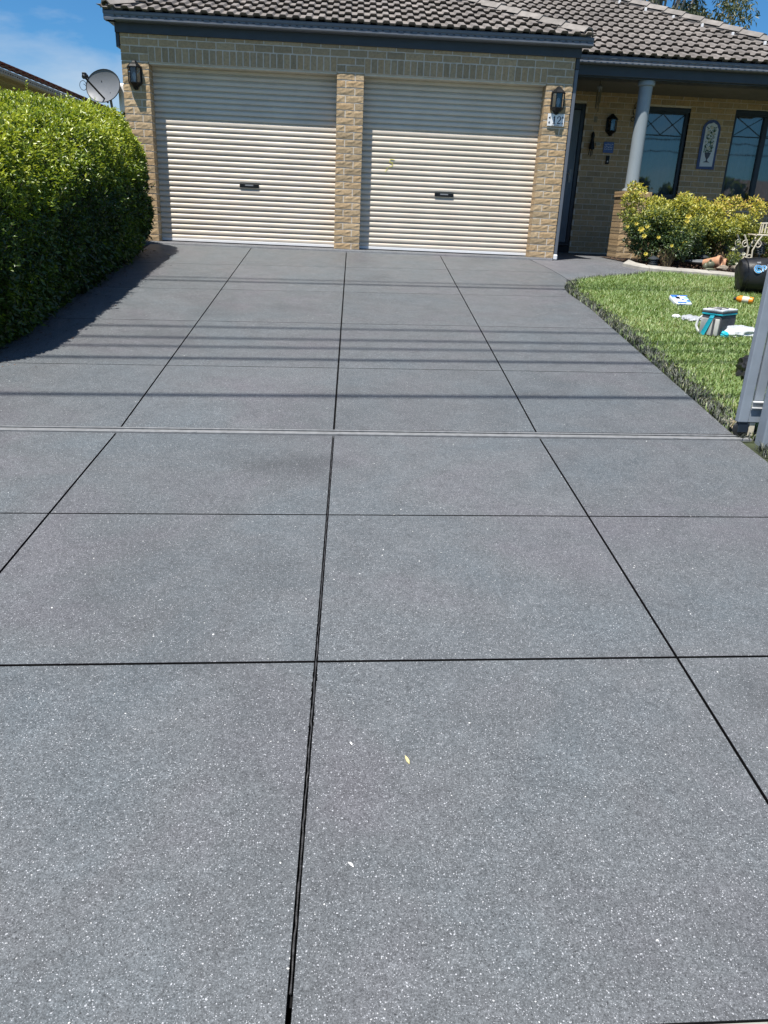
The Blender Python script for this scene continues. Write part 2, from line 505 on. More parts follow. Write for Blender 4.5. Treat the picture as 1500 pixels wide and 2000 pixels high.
M['eucleaf'] = m_leaf('eucalypt_leaf', [(0, (.045, .065, .03)), (.6, (.10, .125, .06)), (1, (.24, .20, .11))], .25)
M['petal'] = m_leaf('yellow_petal', [(0, (.70, .55, .06)), (1, (.85, .78, .20))], .3)
M['whitepetal'] = m_leaf('white_petal', [(0, (.75, .72, .6)), (1, (.85, .84, .78))], .3)

# ------------------------------------------------------------------ setting: ground, drive, footpath
def sheet(name, m, xs, ys, dz, kind='structure', parent=None, label=None):
    b = MB()
    for j in range(len(ys) - 1):
        for i in range(len(xs) - 1):
            b.add([(xs[i], ys[j], gz(ys[j]) + dz), (xs[i+1], ys[j], gz(ys[j]) + dz), (xs[i+1], ys[j+1], gz(ys[j+1]) + dz), (xs[i], ys[j+1], gz(ys[j+1]) + dz)], [(0, 1, 2, 3)])
    return b.build(name, m, parent, kind=kind, label=label)

sheet('ground', M['ground'], [-300, 300], [-300, YE, YG, 0, 500], -.12)
b = MB(); fz = gz(YE) - .004
b.add([(-60, -11.65, fz), (60, -11.65, fz), (60, -10.16, fz), (2.64, -10.16, fz), (2.64, -10.2005 + .035 * 2.64, fz), (XL_ := -2.66, -10.2005 + .035 * XL_, fz), (-2.66, -10.16, fz), (-60, -10.16, fz)], [list(range(8))])
b.build('footpath', M['footpath'], kind='structure')
sheet('nature_strip', M['turfbase'], [-60, 60], [-13.4, -11.66], -.02)
MB().box(-80, 80, -13.62, -13.42, gz(-12) - .2, gz(-12) - .03).build('kerb', M['footpath'], kind='structure', bevel=.02)
MB().box(-120, 120, -21.5, -13.63, gz(-12) - .3, gz(-12) - .11).build('road', M['asphalt'], kind='structure')
MB().box(-80, 80, -21.72, -21.52, gz(-12) - .2, gz(-12) - .03).build('kerb', M['footpath'], kind='structure', bevel=.02)

drive = link(bpy.data.objects.new('driveway', None), None, (0, 0, 0), 'structure', 'dark grey speckled concrete driveway in sawn panels')
XL, XR = -2.66, 2.63
ROWS = [(-.065, 0), (-1.19, .095), (-2.6, .085), (-3.94, .074), (-5.29, .063), (-6.555, .051), (-6.655, .051), (-7.78, .047), (-8.95, .047), (-10.203, .035)]
CX = [XL, -1.3, 0.0, 1.3, XR]
# outer edge of the drive where the path leaves it in a curve
EDGE = [(2.545, -.07), (2.60, -.30), (2.65, -.50), (2.706, -.84), (2.744, -1.13), (2.76, -1.36), (2.70, -1.60), (2.60, -1.89), (2.575, -2.2), (2.60, -2.5), (2.63, -2.9)]
def row_y(r, x): return ROWS[r][0] + ROWS[r][1] * x
def edge_x(y):
    if y < EDGE[-1][1]: return XR
    for (a, ya), (b_, yb) in zip(EDGE, EDGE[1:]):
        if yb <= y <= ya:
            k = (y - ya) / (yb - ya); return a + (b_ - a) * k
    return EDGE[0][0]
def inset(poly, d):
    n = len(poly); out = []
    for i in range(n):
        p0, p1, p2 = Vector(poly[i-1]), Vector(poly[i]), Vector(poly[(i+1) % n])
        a = (p1 - p0).normalized(); b = (p2 - p1).normalized()
        n1 = Vector((-a.y, a.x)); n2 = Vector((-b.y, b.x))
        m = (n1 + n2); m = m / max(.3, m.length_squared) * 2 if m.length > 1e-6 else n1
        out.append(p1 + m * d * .999 if True else p1)
    return out
def slab(name, poly, m, parent, dz=0, th=.1, ch=.004, side=None):
    """poly counter-clockwise in plan; chamfered top following the fall of the ground"""
    ins = inset(poly, ch)
    b = MB(); n = len(poly)
    vs = [(p[0], p[1], gz(p[1]) + dz) for p in ins] + [(p[0], p[1], gz(p[1]) + dz - ch) for p in poly] + [(p[0], p[1], gz(p[1]) + dz - th) for p in poly]
    fs = [list(range(n))]
    for i in range(n):
        j = (i + 1) % n
        fs.append([n + i, n + j, j, i]); fs.append([2*n + i, 2*n + j, n + j, n + i])
    b.add(vs, fs)
    o = b.build(name, m, parent)
    if side is not None:
        o.data.materials.append(side)
        for p_ in o.data.polygons:
            if abs(p_.normal.z) < .9: p_.material_index = 1
    return o
for r in range(len(ROWS) - 1):
    if r == 5: continue                      # the gate track lies here
    for c in range(4):
        gl, gr = (.0054 if c == 2 else .0042), (.0054 if c == 1 else .0042)
        gw = [.002, .002, .0022, .0025, .003, .003, .0038, .004, .005, .005]
        gt, gb = gw[r], gw[r + 1]
        x0, x1 = CX[c] + gl, CX[c+1] - gr
        top = lambda x: row_y(r, x) - gt
        bot = lambda x: row_y(r + 1, x) + gb
        # wander of the hand-cut joints
        if c < 3:
            poly = [(x0, bot(x0)), (x1, bot(x1)), (x1, top(x1)), (x0, top(x0))]
        else:
            yb, yt = bot(XR), top(XR)
            poly = [(x0, bot(x0)), (edge_x(yb), yb)]
            for (ex, ey) in EDGE[::-1]:
                if yb + .03 < ey < yt - .03: poly.append((ex, ey))
            poly += [(edge_x(yt), yt), (x0, top(x0))]
        slab('slab', poly, M['drive'], drive, 0, .1, .0012, M['joint'])
# dark sealant lying low in the joints
b = MB()
for ya, yb in ((-.066, YG), (YG, -10.12)):
    b.add([(XL, yb, gz(yb) - .018), (XR - .02, yb, gz(yb) - .018), (XR - .12, ya, gz(ya) - .018), (XL, ya, gz(ya) - .018)], [(0, 1, 2, 3)])
b.build('joint_filler', M['joint'], drive)
# residue smeared along the middle joint
b = MB(); rd = random.Random(3)
for i in range(70):
    y = rd.uniform(-10.1, -9.0); w = rd.uniform(.0015, .0045); l = rd.uniform(.006, .03); s_ = rd.choice((-1, 1))
    x = s_ * (.0054 + w * .4)
    b.add([(x - w/2, y, gz(y) + .0016), (x + w/2, y + l*.2, gz(y + l*.2) + .0016), (x + w*.3, y + l, gz(y + l) + .0016), (x - w*.4, y + l*.8, gz(y + l*.8) + .0016)], [(0, 1, 2, 3)])
bd = MB(); rb_ = random.Random(14); pts = []
for i in range(130):
    y = -6.68 - 3.42 * i / 129
    pts.append((rb_.uniform(-.0016, .0016), y, gz(y) - .0045 + rb_.uniform(-.0015, .0008)))
bd.tube(pts, [rb_.uniform(.0016, .0034) for _ in pts], 6).build('sealant_bead', M['bead'], drive)
o = b.build('sealant_smear', M['joint'], drive); o['kind'] = 'stuff'

# path to the porch
pp = [(2.567, -.07)] + [(x + .006, y) for x, y in EDGE[1:6]] + [(2.80, -1.47), (2.95, -1.30), (3.15, -1.16), (3.4, -1.04), (3.7, -.90), (3.92, -.74), (4.05, -.55), (4.0, -.30), (3.97, .1), (3.99, 1.0), (4.02, 2.69), (2.9, 2.69), (2.9, -.07)]
b = MB()
top = [(x, y, gz(y) + .001) for x, y in pp]; n = len(pp)
b.add(top + [(x, y, gz(y) - .1) for x, y in pp], [list(range(n))] + [[n + i, n + (i+1) % n, (i+1) % n, i] for i in range(n)])
path = b.build('path', M['path'], kind='structure')
bm = bmesh.new(); bm.from_mesh(path.data)
bmesh.ops.triangulate(bm, faces=[f for f in bm.faces if len(f.verts) > 4]); bm.to_mesh(path.data); bm.free()
MB().box(4.02, 9.0, 1.5, 2.7, -.12, -.021).build('porch_floor', M['path'], kind='structure')

# sliding-gate track set across the drive
tr = link(bpy.data.objects.new('gate_track', None), None, (0, YG, gz(YG)), None, 'pale flat metal gate track crossing the whole driveway', 'gate track')
def skew_bar(y0, w, z0, z1, x0=-3.2, x1=2.72):
    b = MB(); sk = .051
    ya, yb = y0 - w/2, y0 + w/2
    P = lambda x, y, z: (x, y + sk * x, gz(y0 + sk * x) + z)
    b.add([P(x0,ya,z0),P(x1,ya,z0),P(x1,yb,z0),P(x0,yb,z0),P(x0,ya,z1),P(x1,ya,z1),P(x1,yb,z1),P(x0,yb,z1)],
          [(0,3,2,1),(4,5,6,7),(0,1,5,4),(1,2,6,5),(2,3,7,6),(3,0,4,7)])
    return b
skew_bar(-6.605, .078, -.05, .001).build('track_plate', M['track'], tr, bevel=.002)
skew_bar(-6.590, .016, .0012, .010).build('track_rail', M['track'], tr, bevel=.004, seg=2)
for x in (-2.1, -.85, .02, 1.28, 2.2):
    b = MB(); y = -6.63 + .051 * x
    b.box(x - .02, x + .02, y - .014, y + .006, gz(y) - .002, gz(y) + .007)
    b.build('track_clip', M['track'], tr, bevel=.002)

# ------------------------------------------------------------------ the house
house = thing('house', 'tan brick house with double garage, tiled hip roof and shaded front porch', 'house', (0, 2.7, -.02))
GX = [-2.90, -2.56, -.175, .175, 2.545, 2.895]
D_DOOR = .21
def part(b, name, m, parent=None, **kw): return b.build(name, m, parent or house, **kw)

# mortar cores
b = MB()
for a, c in ((GX[0], GX[1]), (GX[2], GX[3]), (GX[4], GX[5])):
    b.box(a + .007, c - .007, .002, D_DOOR + .05, -.03, 2.150)
b.box(GX[0] + .007, GX[5] - .007, .002, D_DOOR + .05, 2.150, 2.60)
gwall = part(b, 'garage_wall', M['mortar'])
b = MB()
b.box(GX[0], GX[0] + .2, D_DOOR + .05, 9.0, -.1, 2.6)
b.box(GX[5] - .21, GX[5] - .01, D_DOOR + .05, 2.85, -.1, 2.6)
b.box(GX[0] + .2, 10.0, 8.8, 9.0, -.1, 2.6)
b.box(9.8, 10.0, 2.95, 8.8, -.1, 2.6)
part(b, 'side_wall', M['brick'])

# split-face bricks, a few shared meshes per size
_bm = {}
def brick_mesh(w, h, d, v):
    key = (round(w, 3), round(h, 3), round(d, 3), v)
    if key in _bm: return _bm[key]
    rd = random.Random(hash(key) & 0xffff)
    nx = 5 if w > .15 else 3; nz = 3 if h < .12 else 4
    vs = []; fs = []
    for j in range(nz + 1):
        for i in range(nx + 1):
            x = w * i / nx; z = h * j / nz
            edge = i in (0, nx) or j in (0, nz)
            if edge:
                y = rd.uniform(-.0035, -.0005) if j == 0 else rd.uniform(-.0010, .0006)
                x += rd.uniform(-.0015, .0015) if 0 < i < nx else (rd.uniform(0, .003) * (1 if i == 0 else -1))
                z += rd.uniform(-.0035, .0035) if 0 < j < nz else (rd.uniform(-.001, .0045) * (1 if j == 0 else -1))
            else:
                y = rd.uniform(-.0060, -.0008)
            vs.append((x, y, z))
    id_ = lambda i, j: j * (nx + 1) + i
    for j in range(nz):
        for i in range(nx):
            fs.append((id_(i, j), id_(i+1, j), id_(i+1, j+1), id_(i, j+1)))
    ring = [id_(i, 0) for i in range(nx + 1)] + [id_(nx, j) for j in range(1, nz + 1)] + [id_(i, nz) for i in range(nx - 1, -1, -1)] + [id_(0, j) for j in range(nz - 1, 0, -1)]
    base = len(vs)
    for k in ring: vs.append((vs[k][0], d, vs[k][2]))
    m_ = len(ring)
    for k in range(m_):
        k2 = (k + 1) % m_
        fs.append((ring[k2], ring[k], base + k, base + k2))
    me = bpy.data.meshes.new('brick'); me.from_pydata(vs, [], fs)
    me.materials.append(M['brick']); me.update()
    _bm[key] = me
    return me
def brick(x, z, w, h, d=.11, parent=None, y=0.0):
    o = bpy.data.objects.new('brick', brick_mesh(w, h, d, random.randrange(6)))
    return link(o, parent or gwall, (x, y + random.uniform(-.0008, .0006), z))
CO = .086; BH = .076
def pier(x0, x1, courses, parent, y=0.0, depth=.21, z0=0.0, first=0):
    W = x1 - x0
    for k in range(*courses):
        z = z0 + k * CO + .005
        a = round(W - .12, 3)
        if (k + first) % 2 == 0: segs = [(x0, a), (x0 + a + .01, W - a - .01)]
        else: segs = [(x0, W - a - .01), (x0 + W - a, a)]
        for sx, sw in segs: brick(sx, z, round(sw, 3), BH, depth, parent, y)
for (a, c, f) in ((GX[0], GX[1], 1), (GX[2], GX[3], 0), (GX[4], GX[5], 0)):
    pier(a, c, (0, 27), gwall, first=f)
for (a, c) in ((GX[1], GX[2]), (GX[3], GX[4])):
    n = 28; pw = (c - a) / n
    for i in range(n): brick(a + i * pw + .005, 2.155, round(pw - .010, 3), .161, .11, gwall)
for k, off in ((27, 0.0), (28, -.12)):
    x = GX[0] + off
    while x < GX[5] - .02:
        a = max(x, GX[0]); c = min(x + .23, GX[5])
        if c - a > .03: brick(a, k * CO + .005, round(c - a, 3), BH if k == 27 else .06, .11, gwall)
        x += .24
# lintels
for (a, c) in ((GX[1], GX[2]), (GX[3], GX[4])):
    part(MB().box(a + .002, c - .002, .014, D_DOOR + .04, 2.128, 2.1485), 'lintel', M['cream'])

# roller doors
SL = .068
prof = [(.010, 0), (-.011, .0015), (-.0155, .007), (-.0140, .016), (-.0155, .022), (-.0150, .034), (-.011, .046), (.006, .050), (.011, .054), (.011, .068)]
sb = MB().strip([(0, y, z) for y, z in prof], (2.395, 0, 0))
slat_me = sb.mesh('slat')
slat_me.materials.append(M['door'])
for p in slat_me.polygons: p.use_smooth = True
for (a, c) in ((GX[1], GX[2]), (GX[3], GX[4])):
    gd = link(bpy.data.objects.new('garage_door', None), house, (a - .005, D_DOOR, .0))
    gd['label'] = 'cream corrugated roller door'
    for k in range(32):
        link(bpy.data.objects.new('slat', slat_me), gd, (a - .005, D_DOOR + random.uniform(-.0012, .0012), .045 + k * SL)).rotation_euler = (random.uniform(-.02, .02), random.uniform(-.0005, .0005), 0)
    MB().box(a - .005, c + .005, D_DOOR - .016, D_DOOR + .01, .012, .046).build('bottom_rail', M['white'], gd, bevel=.003)
    MB().box(a - .005, c + .005, D_DOOR - .012, D_DOOR + .015, -.018, .0115).build('rubber_seal', M['seal'], gd)
    hx = -1.345 if a < 0 else 1.325
    yz = D_DOOR - .018
    MB().box(hx - .13, hx + .13, yz - .012, yz + .012, .735, .785).build('handle', M['black'], gd, bevel=.004)
    MB().box(hx - .055, hx + .055, yz - .016, yz - .0125, .757, .774).build('lock_plate', M['greyplate'], gd)
    MB().box(a - .02, c + .02, D_DOOR + .05, D_DOOR + .06, -.02, 2.3).build('door_backing', M['seal'], gd)
# small yellow paint mark on the right door
b = MB(); ym = D_DOOR - .0185
b.tube([(.62, ym, 1.17), (.565, ym, 1.175), (.555, ym, 1.14), (.60, ym, 1.125), (.59, ym, 1.085), (.555, ym, 1.08)], .004, 5)
b.tube([(.535, ym, 1.07), (.50, ym, 1.01)], .003, 5)
b.build('paint_mark', M['yellow'], house)
# threshold in front of the doors
b = MB().strip([(GX[0] + .02, y, z) for y, z in ((-.068, -.06), (-.068, -.018), (-.058, -.004), (-.03, .003), (0.0, .002), (.25, .0))], (GX[5] - GX[0] - .04, 0, 0))
part(b, 'threshold', M['path'], smooth=True)
# gutters and fascia
TH = math.radians(23.0); ct, st = math.cos(TH), math.sin(TH)
def gutter_prof(yb, yf, zt, zb):
    return [(yb, zt - .02), (yb, zb), (yf + .02, zb), (yf, zb + .012), (yf, zb + .028), (yf + .006, zb + .034), (yf + .006, zb + .058), (yf - .004, zb + .066), (yf - .006, zt - .008), (yf, zt), (yf + .012, zt), (yf + .012, zt - .02)]
gp = gutter_prof(-.025, -.150, 2.662, 2.562)
b = MB()
b.prism([(-3.04, y, z) for y, z in gp], (6.10, 0, 0))
gut = part(b, 'gutter', M['steel'])
b = MB(); b.prism([(-3.04 + (y + .15), -.150, z) if False else (-2.915 - (-.025 - y) , -.149, z) for y, z in gp], (0, 9.0, 0))
gut2 = part(b, 'gutter', M['steel'])
sm = MB().box(-.014, .014, -.0018, .0018, -.004, .004).mesh('overflow_slot'); sm.materials.append(M['slot'])
x = -2.99
while x < 3.03:
    link(bpy.data.objects.new('overflow_slot', sm), gut, (x, -.1455, 2.609)); x += .089
part(MB().box(-2.95, 2.955, -.024, .004, 2.452, 2.60), 'fascia', M['fascia'], bevel=.003)
b = MB(); b.box(-2.95, -2.908, .0045, 9.0, 2.30, 2.60); b.box(2.905, 2.95, .0045, .97, 2.33, 2.60)
part(b, 'fascia', M['fascia'])
gp2 = gutter_prof(.985, .875, 2.655, 2.555)
gut3 = part(MB().prism([(2.96, y, z) for y, z in gp2], (4.5, 0, 0)), 'gutter', M['steel'])
x = 3.02
while x < 7.3:
    link(bpy.data.objects.new('overflow_slot', sm), gut3, (x, .8645, 2.602)); x += .089
part(MB().box(2.955, 7.45, .99, 1.03, 2.425, 2.60), 'fascia', M['fascia'], bevel=.003)
part(MB().box(2.955, 7.45, 1.032, 1.30, 2.41, 2.47), 'porch_beam', M['fascia'])
part(MB().box(2.90, 7.45, 1.302, 2.70, 2.46, 2.50), 'porch_ceiling', M['ceil'])
# downpipe
dp = part(MB().box(2.905, 2.952, .02, .075, -.01, 2.33), 'downpipe', M['steel'], bevel=.008, seg=2)
MB().box(2.89, 2.96, .01, .085, -.02, .05).build('downpipe_shoe', M['white'], dp, bevel=.01)

# roof: sheets under the tiles, then every tile
RE = 2.655
b = MB()
G0 = (-3.05, -.13); 
ap = 2.92
b.add([(-3.05, -.13, RE), (3.05, -.13, RE), (0, ap, RE + 3.05 * st / ct)], [(0, 1, 2)])
b.add([(-3.05, -.13, RE), (0, ap, RE + 3.05 * st / ct), (0, 9.3, RE + 3.05 * st / ct), (-3.05, 9.3, RE)], [(0, 1, 2, 3)])
b.add([(3.05, -.13, RE), (0, ap, RE + 3.05 * st / ct), (0, 9.3, RE + 3.05 * st / ct), (3.05, 9.3, RE)], [(0, 1, 2, 3)])
HX = lambda y: 5.43 - .787 * (y - 3.0)           # plan line of the right-hand hip
yr = 6.2; zr = RE + (yr - .9) * st / ct
b.add([(3.05, .9, RE), (HX(.9), .9, RE), (HX(yr), yr, zr), (-2.25, yr, zr)], [(0, 1, 2, 3)])
b.add([(HX(.9), .9, RE), (HX(yr), yr, zr), (HX(yr), 11.5, zr), (12.0, 11.5, RE - .4), (12.0, .9, RE - 1.2)], [(0, 1, 2, 3, 4)])
roof = part(b, 'roof', M['roofunder'])

# tile: two flat rolls per tile, thick lower edge, laid with a slight tilt
TW, TE, TL = .32, .32, .37
tp = []
for k in (0, 1):
    o_ = k * TW / 2
    tp += [(o_ + .0, .0), (o_ + .062, .0), (o_ + .078, .026), (o_ + .142, .026)]
    tp += [(o_ + .158, .0)] if k == 0 else []
tp += [(TW - .002, .0)]
def tile_geom():
    vs = []; fs = []; n = len(tp)
    for (x, h) in tp: vs.append((x, 0.0, h + .046))
    for (x, h) in tp: vs.append((x, TL, h + .004))
    for (x, h) in tp: vs.append((x, .055, h - .004))
    for i in range(n - 1):
        fs.append((i, i + 1, n + i + 1, n + i)); fs.append((2*n + i, 2*n + i + 1, i + 1, i))
    return vs, fs
tv, tf = tile_geom()
tile_me = bpy.data.meshes.new('tile'); tile_me.from_pydata(tv, [], tf); tile_me.materials.append(M['tile']); tile_me.update()
RM = Matrix.Rotation(TH, 4, 'X')
tiles = []       # (matrix, kind)
def lay(y0, z0, rows, xa, xb, inside, planes):
    for r in range(rows):
        s_ = -.035 + r * TE
        x = xa
        while x < xb:
            T = Matrix.Translation((x, y0 + s_ * ct, z0 + s_ * st)) @ RM
            corners = [T @ Vector(c_) for c_ in ((0, 0, 0), (TW, 0, 0), (0, TL, 0), (TW, TL, 0))]
            ins = [inside(c_) for c_ in corners]
            if all(ins): tiles.append((T, None))
            elif any(ins) or inside((corners[0] + corners[3]) / 2): tiles.append((T, planes))
            x += TW
lay(-.13, RE + .004, 9, -3.2, 3.2, lambda p: p.x > -3.05 + (p.y + .13) and p.x < 3.05 - (p.y + .13),
    [(Vector((-3.05, -.13, 0)), Vector((-1, 1, 0))), (Vector((3.05, -.13, 0)), Vector((1, 1, 0)))])
lay(.9, RE + .004, 17, -.4, 8.0, lambda p: p.x > 3.05 - (p.y + .13) and p.x > 3.05 - (p.y - .9) and p.x < HX(p.y),
    [(Vector((3.05, .9, 0)), Vector((-1, -1, 0))), (Vector((HX(.9), .9, 0)), Vector((1, .787, 0)))])
cc = np.array([[(T @ Vector((TW/2, TL/2, .03)))[k] for k in range(3)] for T, _ in tiles])
vis = in_frame(cc, .05)
dist = np.linalg.norm(cc - np.array(CAM_POS), axis=1) + np.where(vis, 0, 100)
order = np.argsort(dist)
single = set(order[:310].tolist())
rest = MB()
for i, (T, planes) in enumerate(tiles):
    if planes is None:
        if i in single:
            o = bpy.data.objects.new('tile', tile_me)
            COL.objects.link(o); WL[o.name] = T.translation.copy(); o.parent = roof
            o.location = T.translation - WL[roof.name]
            o.rotation_euler = (TH + random.uniform(-.006, .006), random.uniform(-.006, .006), random.uniform(-.004, .004))
        else:
            rest.add([T @ Vector(v) for v in tv], tf)
    else:
        bm = bmesh.new()
        vv = [bm.verts.new(T @ Vector(v)) for v in tv]
        for f in tf: bm.faces.new([vv[k] for k in f])
        for co, no in planes:
            bmesh.ops.bisect_plane(bm, geom=bm.verts[:] + bm.edges[:] + bm.faces[:], plane_co=co, plane_no=no, clear_outer=True)
        if len(bm.faces):
            bm.verts.index_update()
            fs = [[v.index for v in f.verts] for f in bm.faces]; vs = [v.co.copy() for v in bm.verts]
            if i in single:
                q = MB(); q.add(vs, fs); q.build('tile', M['tile'], roof)
            else: rest.add(vs, fs)
        bm.free()
if rest.v:
    o = rest.build('tile', M['tile'], roof, kind='stuff')

# hip caps on grey bedding
def caps(A, B, seg, lift=.075, w=.115):
    A, B = Vector(A), Vector(B); d = (B - A); L_ = d.length; d.normalize()
    side = d.cross(Vector((0, 0, 1))).normalized(); up = side.cross(d)
    bed = MB()
    bed.prism([A + side * sx * 1.02 + up * h for sx, h in ((-w, -.06), (-w, lift - .055), (0, lift - .01), (w, lift - .055), (w, -.06))], d * L_)
    n = int(L_ / seg)
    for k in range(n):
        p0 = A + d * (k * seg - .015); p1 = A + d * ((k + 1) * seg + .03)
        u0 = lift + .028; u1 = lift + .004
        q = MB()
        cross = ((-w - .01, -.055), (-.05, .012), (.05, .012), (w + .01, -.055))
        va = [p0 + side * sx + up * (u0 + h) for sx, h in cross]; vb = [p1 + side * sx + up * (u1 + h) for sx, h in cross]
        vc = [p0 + side * sx * .93 + up * (u0 + h - .02) for sx, h in cross]
        q.add(va + vb + vc, [(0, 1, 5, 4), (1, 2, 6, 5), (2, 3, 7, 6), (8, 9, 1, 0), (9, 10, 2, 1), (10, 11, 3, 2)])
        q.build('ridge_cap', M['cap'], roof)
    bed.build('ridge_bedding', M['bedding'], roof)
tn = st / ct
caps((-3.0, -.08, RE + .02), (-.1, 2.82, RE + .02 + 2.9 * tn), .36)
caps((2.98, -.06, RE + .02), (.1, 2.82, RE + .02 + 2.88 * tn), .36)
caps((HX(.95), .95, RE + .04), (HX(yr), yr, zr + .02), .36)
# small pale clips near the hip
for k in range(9):
    y = 1.3 + k * .42; x = HX(y) - .33
    z = RE + (y - .9) * tn + .05
    MB().box(x, x + .035, y - .02, y + .02, z, z + .05).build('roof_clip', M['white'], roof, bevel=.004)
MB().box(.10, .13, .9, .98, RE + 1.0 * tn + .06, RE + 1.05 * tn + .08).build('roof_clip', M['white'], roof)

# porch wall with door and two windows
PW = 2.70
openings = [(2.93, 3.83, -.1, 2.28), (4.72, 5.57, .93, 2.29), (6.32, 8.3, .90, 2.31)]
b = MB()
xs = sorted({2.66, 2.93, 3.83, 4.72, 5.57, 6.32, 8.3, 9.8})
for a, c in zip(xs, xs[1:]):
    op = [o_ for o_ in openings if o_[0] <= a + 1e-6 and c <= o_[1] + 1e-6]
    if not op: b.box(a, c, PW + .004, PW + .20, -.1, 2.55)
    else:
        _, _, z0, z1 = op[0]
        if z0 > 0: b.box(a, c, PW + .004, PW + .20, -.1, z0 - .007)
        b.box(a, c, PW + .004, PW + .20, z1 + .007, 2.55)
pwall = part(b, 'porch_wall', M['mortar'])
b = MB(); rd = random.Random(5)
for k in range(29):
    z0 = k * CO + .005; z1 = z0 + BH
    x = 2.90 + (0 if k % 2 else -.12)
    while x < 9.7:
        segs = [(x, x + .23)]
        for (oa, oc, oz0, oz1) in openings:
            if z1 > oz0 and z0 < oz1:
                ns = []
                for a, c in segs:
                    if c <= oa or a >= oc: ns.append((a, c))
                    else:
                        if a < oa - .02: ns.append((a, oa))
                        if c > oc + .02: ns.append((oc, c))
                segs = ns
        for a, c in segs:
            a = max(a, 2.895)
            if c - a > .02:
                j = rd.uniform(-.0015, .0005)
                dy = [rd.uniform(-.0018, .0015) for _ in range(4)]
                b.add([(a, PW + j + dy[0], z0), (c, PW + j + dy[1], z0), (c, PW + j + dy[2], z1), (a, PW + j + dy[3], z1),
                       (a, PW + .1, z0), (c, PW + .1, z0), (c, PW + .1, z1), (a, PW + .1, z1)],
                      [(0, 1, 2, 3), (1, 5, 6, 2), (4, 0, 3, 7), (3, 2, 6, 7), (4, 5, 1, 0)])
        x += .24
o = part(b, 'brick', M['brick'], pwall); o['kind'] = 'stuff'
# house interior closed off so that the rooms stay dim
part(MB().box(2.9, 9.8, 5.0, 5.1, -.1, 2.6), 'room_wall', M['ceil'])

def window(x0, x1, z0, z1, mull, lead):
    yf = PW + .05
    fr = MB()
    fw = .055
    fr.box(x0, x0 + fw, yf, yf + .07, z0, z1); fr.box(x1 - fw, x1, yf, yf + .07, z0, z1)
    fr.box(x0 + fw, x1 - fw, yf, yf + .07, z1 - .085, z1); fr.box(x0 + fw, x1 - fw, yf, yf + .07, z0, z0 + .06)
    for mx in mull: fr.box(mx - .04, mx + .04, yf - .004, yf + .07, z0 + .06, z1 - .085)
    w = fr.build('window', M['frame'], house, bevel=.004)
    MB().box(x0 - .01, x1 + .01, PW - .03, yf - .002, z0 - .045, z0 - .003).build('sill', M['frame'], w, bevel=.006)
    MB().box(x0 + .002, x1 - .002, PW + .012, yf - .001, z1 - .06, z1 + .004).build('head_trim', M['frame'], w)
    edges = [x0 + fw] + [v for mx in mull for v in (mx - .04, mx + .04)] + [x1 - fw]
    for a, c in zip(edges[::2], edges[1::2]):
        MB().add([(a, yf + .035, z0 + .06), (c, yf + .035, z0 + .06), (c, yf + .035, z1 - .085), (a, yf + .035, z1 - .085)], [(0, 1, 2, 3)]).build('pane', M['glass'], w)
        # leadlight band: diamonds above a cross rail
        zt, zl = z1 - .085, z1 - .085 - lead
        lb = MB(); yl = yf + .026
        lb.box(a, c, yl, yl + .014, zl - .009, zl + .009)
        W_ = c - a; nd = max(1, round(W_ / .42)); 
        for k in range(nd):
            u0 = a + W_ * k / nd; u1 = a + W_ * (k + 1) / nd
            for (p, q) in (((u0, zl + .01), (u1, zt)), ((u0, zt), (u1, zl + .01))):
                lb.tube([(p[0], yl + .007, p[1]), (q[0], yl + .007, q[1])], .007, 6)
        lb.build('lead_strip', M['frame'], w)
        # gathered curtain behind
        n = int(W_ / .018); prof = []
        for k in range(n + 1):
            x = a - .02 + (W_ + .04) * k / n
            prof.append((x, yf + .16 + .022 * math.sin(x * 55) + .012 * math.sin(x * 23 + 1), z0 + .03))
        MB().strip(prof, (0, 0, z1 - z0 - .05)).build('curtain', M['curtain'], w, smooth=True)
    return w
window(4.72, 5.57, .93, 2.29, [], .32)
window(6.32, 8.3, .90, 2.31, [6.89, 7.6], .30)

# front door: screen door in a dark frame, one step above the floor
fd = MB()
fd.box(2.93, 2.99, PW + .03, PW + .13, .14, 2.28); fd.box(3.765, 3.83, PW + .03, PW + .13, .14, 2.28); fd.box(2.99, 3.765, PW + .03, PW + .13, 2.20, 2.28)
fd.box(2.93, 3.83, PW - .02, PW + .13, .095, .139)
door = fd.build('front_door', M['frame'], house, bevel=.004)
b = MB(); y0, y1 = PW + .04, PW + .075
for (a, c, z0, z1) in ((2.995, 3.08, .145, 2.195), (3.64, 3.76, .145, 2.195), (3.08, 3.64, 2.08, 2.195), (3.08, 3.64, .145, .30)):
    b.box(a, c, y0, y1, z0, z1)
b.build('screen_frame', M['doorframe'], door, bevel=.004)
MB().box(3.07, 3.65, PW + .07, PW + .08, .28, 2.10).build('screen_panel', M['meshblack'], door)
b = MB()
for k in range(-8, 28):
    for sgn in (1, -1):
        p = []
        for t_ in (0, 1):
            x = 3.08 + .56 * t_; z = .30 + k * .085 + sgn * .56 * t_ * 1.3 + (0 if sgn > 0 else .73)
            p.append(Vector((x, PW + .062, z)))
        A, B = p
        # clip to the panel height
        lo, hi = .30, 2.08
        def at(zv): u = (zv - A.z) / (B.z - A.z); return A + (B - A) * u
        if max(A.z, B.z) < lo or min(A.z, B.z) > hi: continue
        A2 = A if lo <= A.z <= hi else at(lo if A.z < lo else hi)
        B2 = B if lo <= B.z <= hi else at(lo if B.z < lo else hi)
        b.tube([A2, B2], .004, 4, caps=False)
b.build('security_grille', M['doorframe'], door)
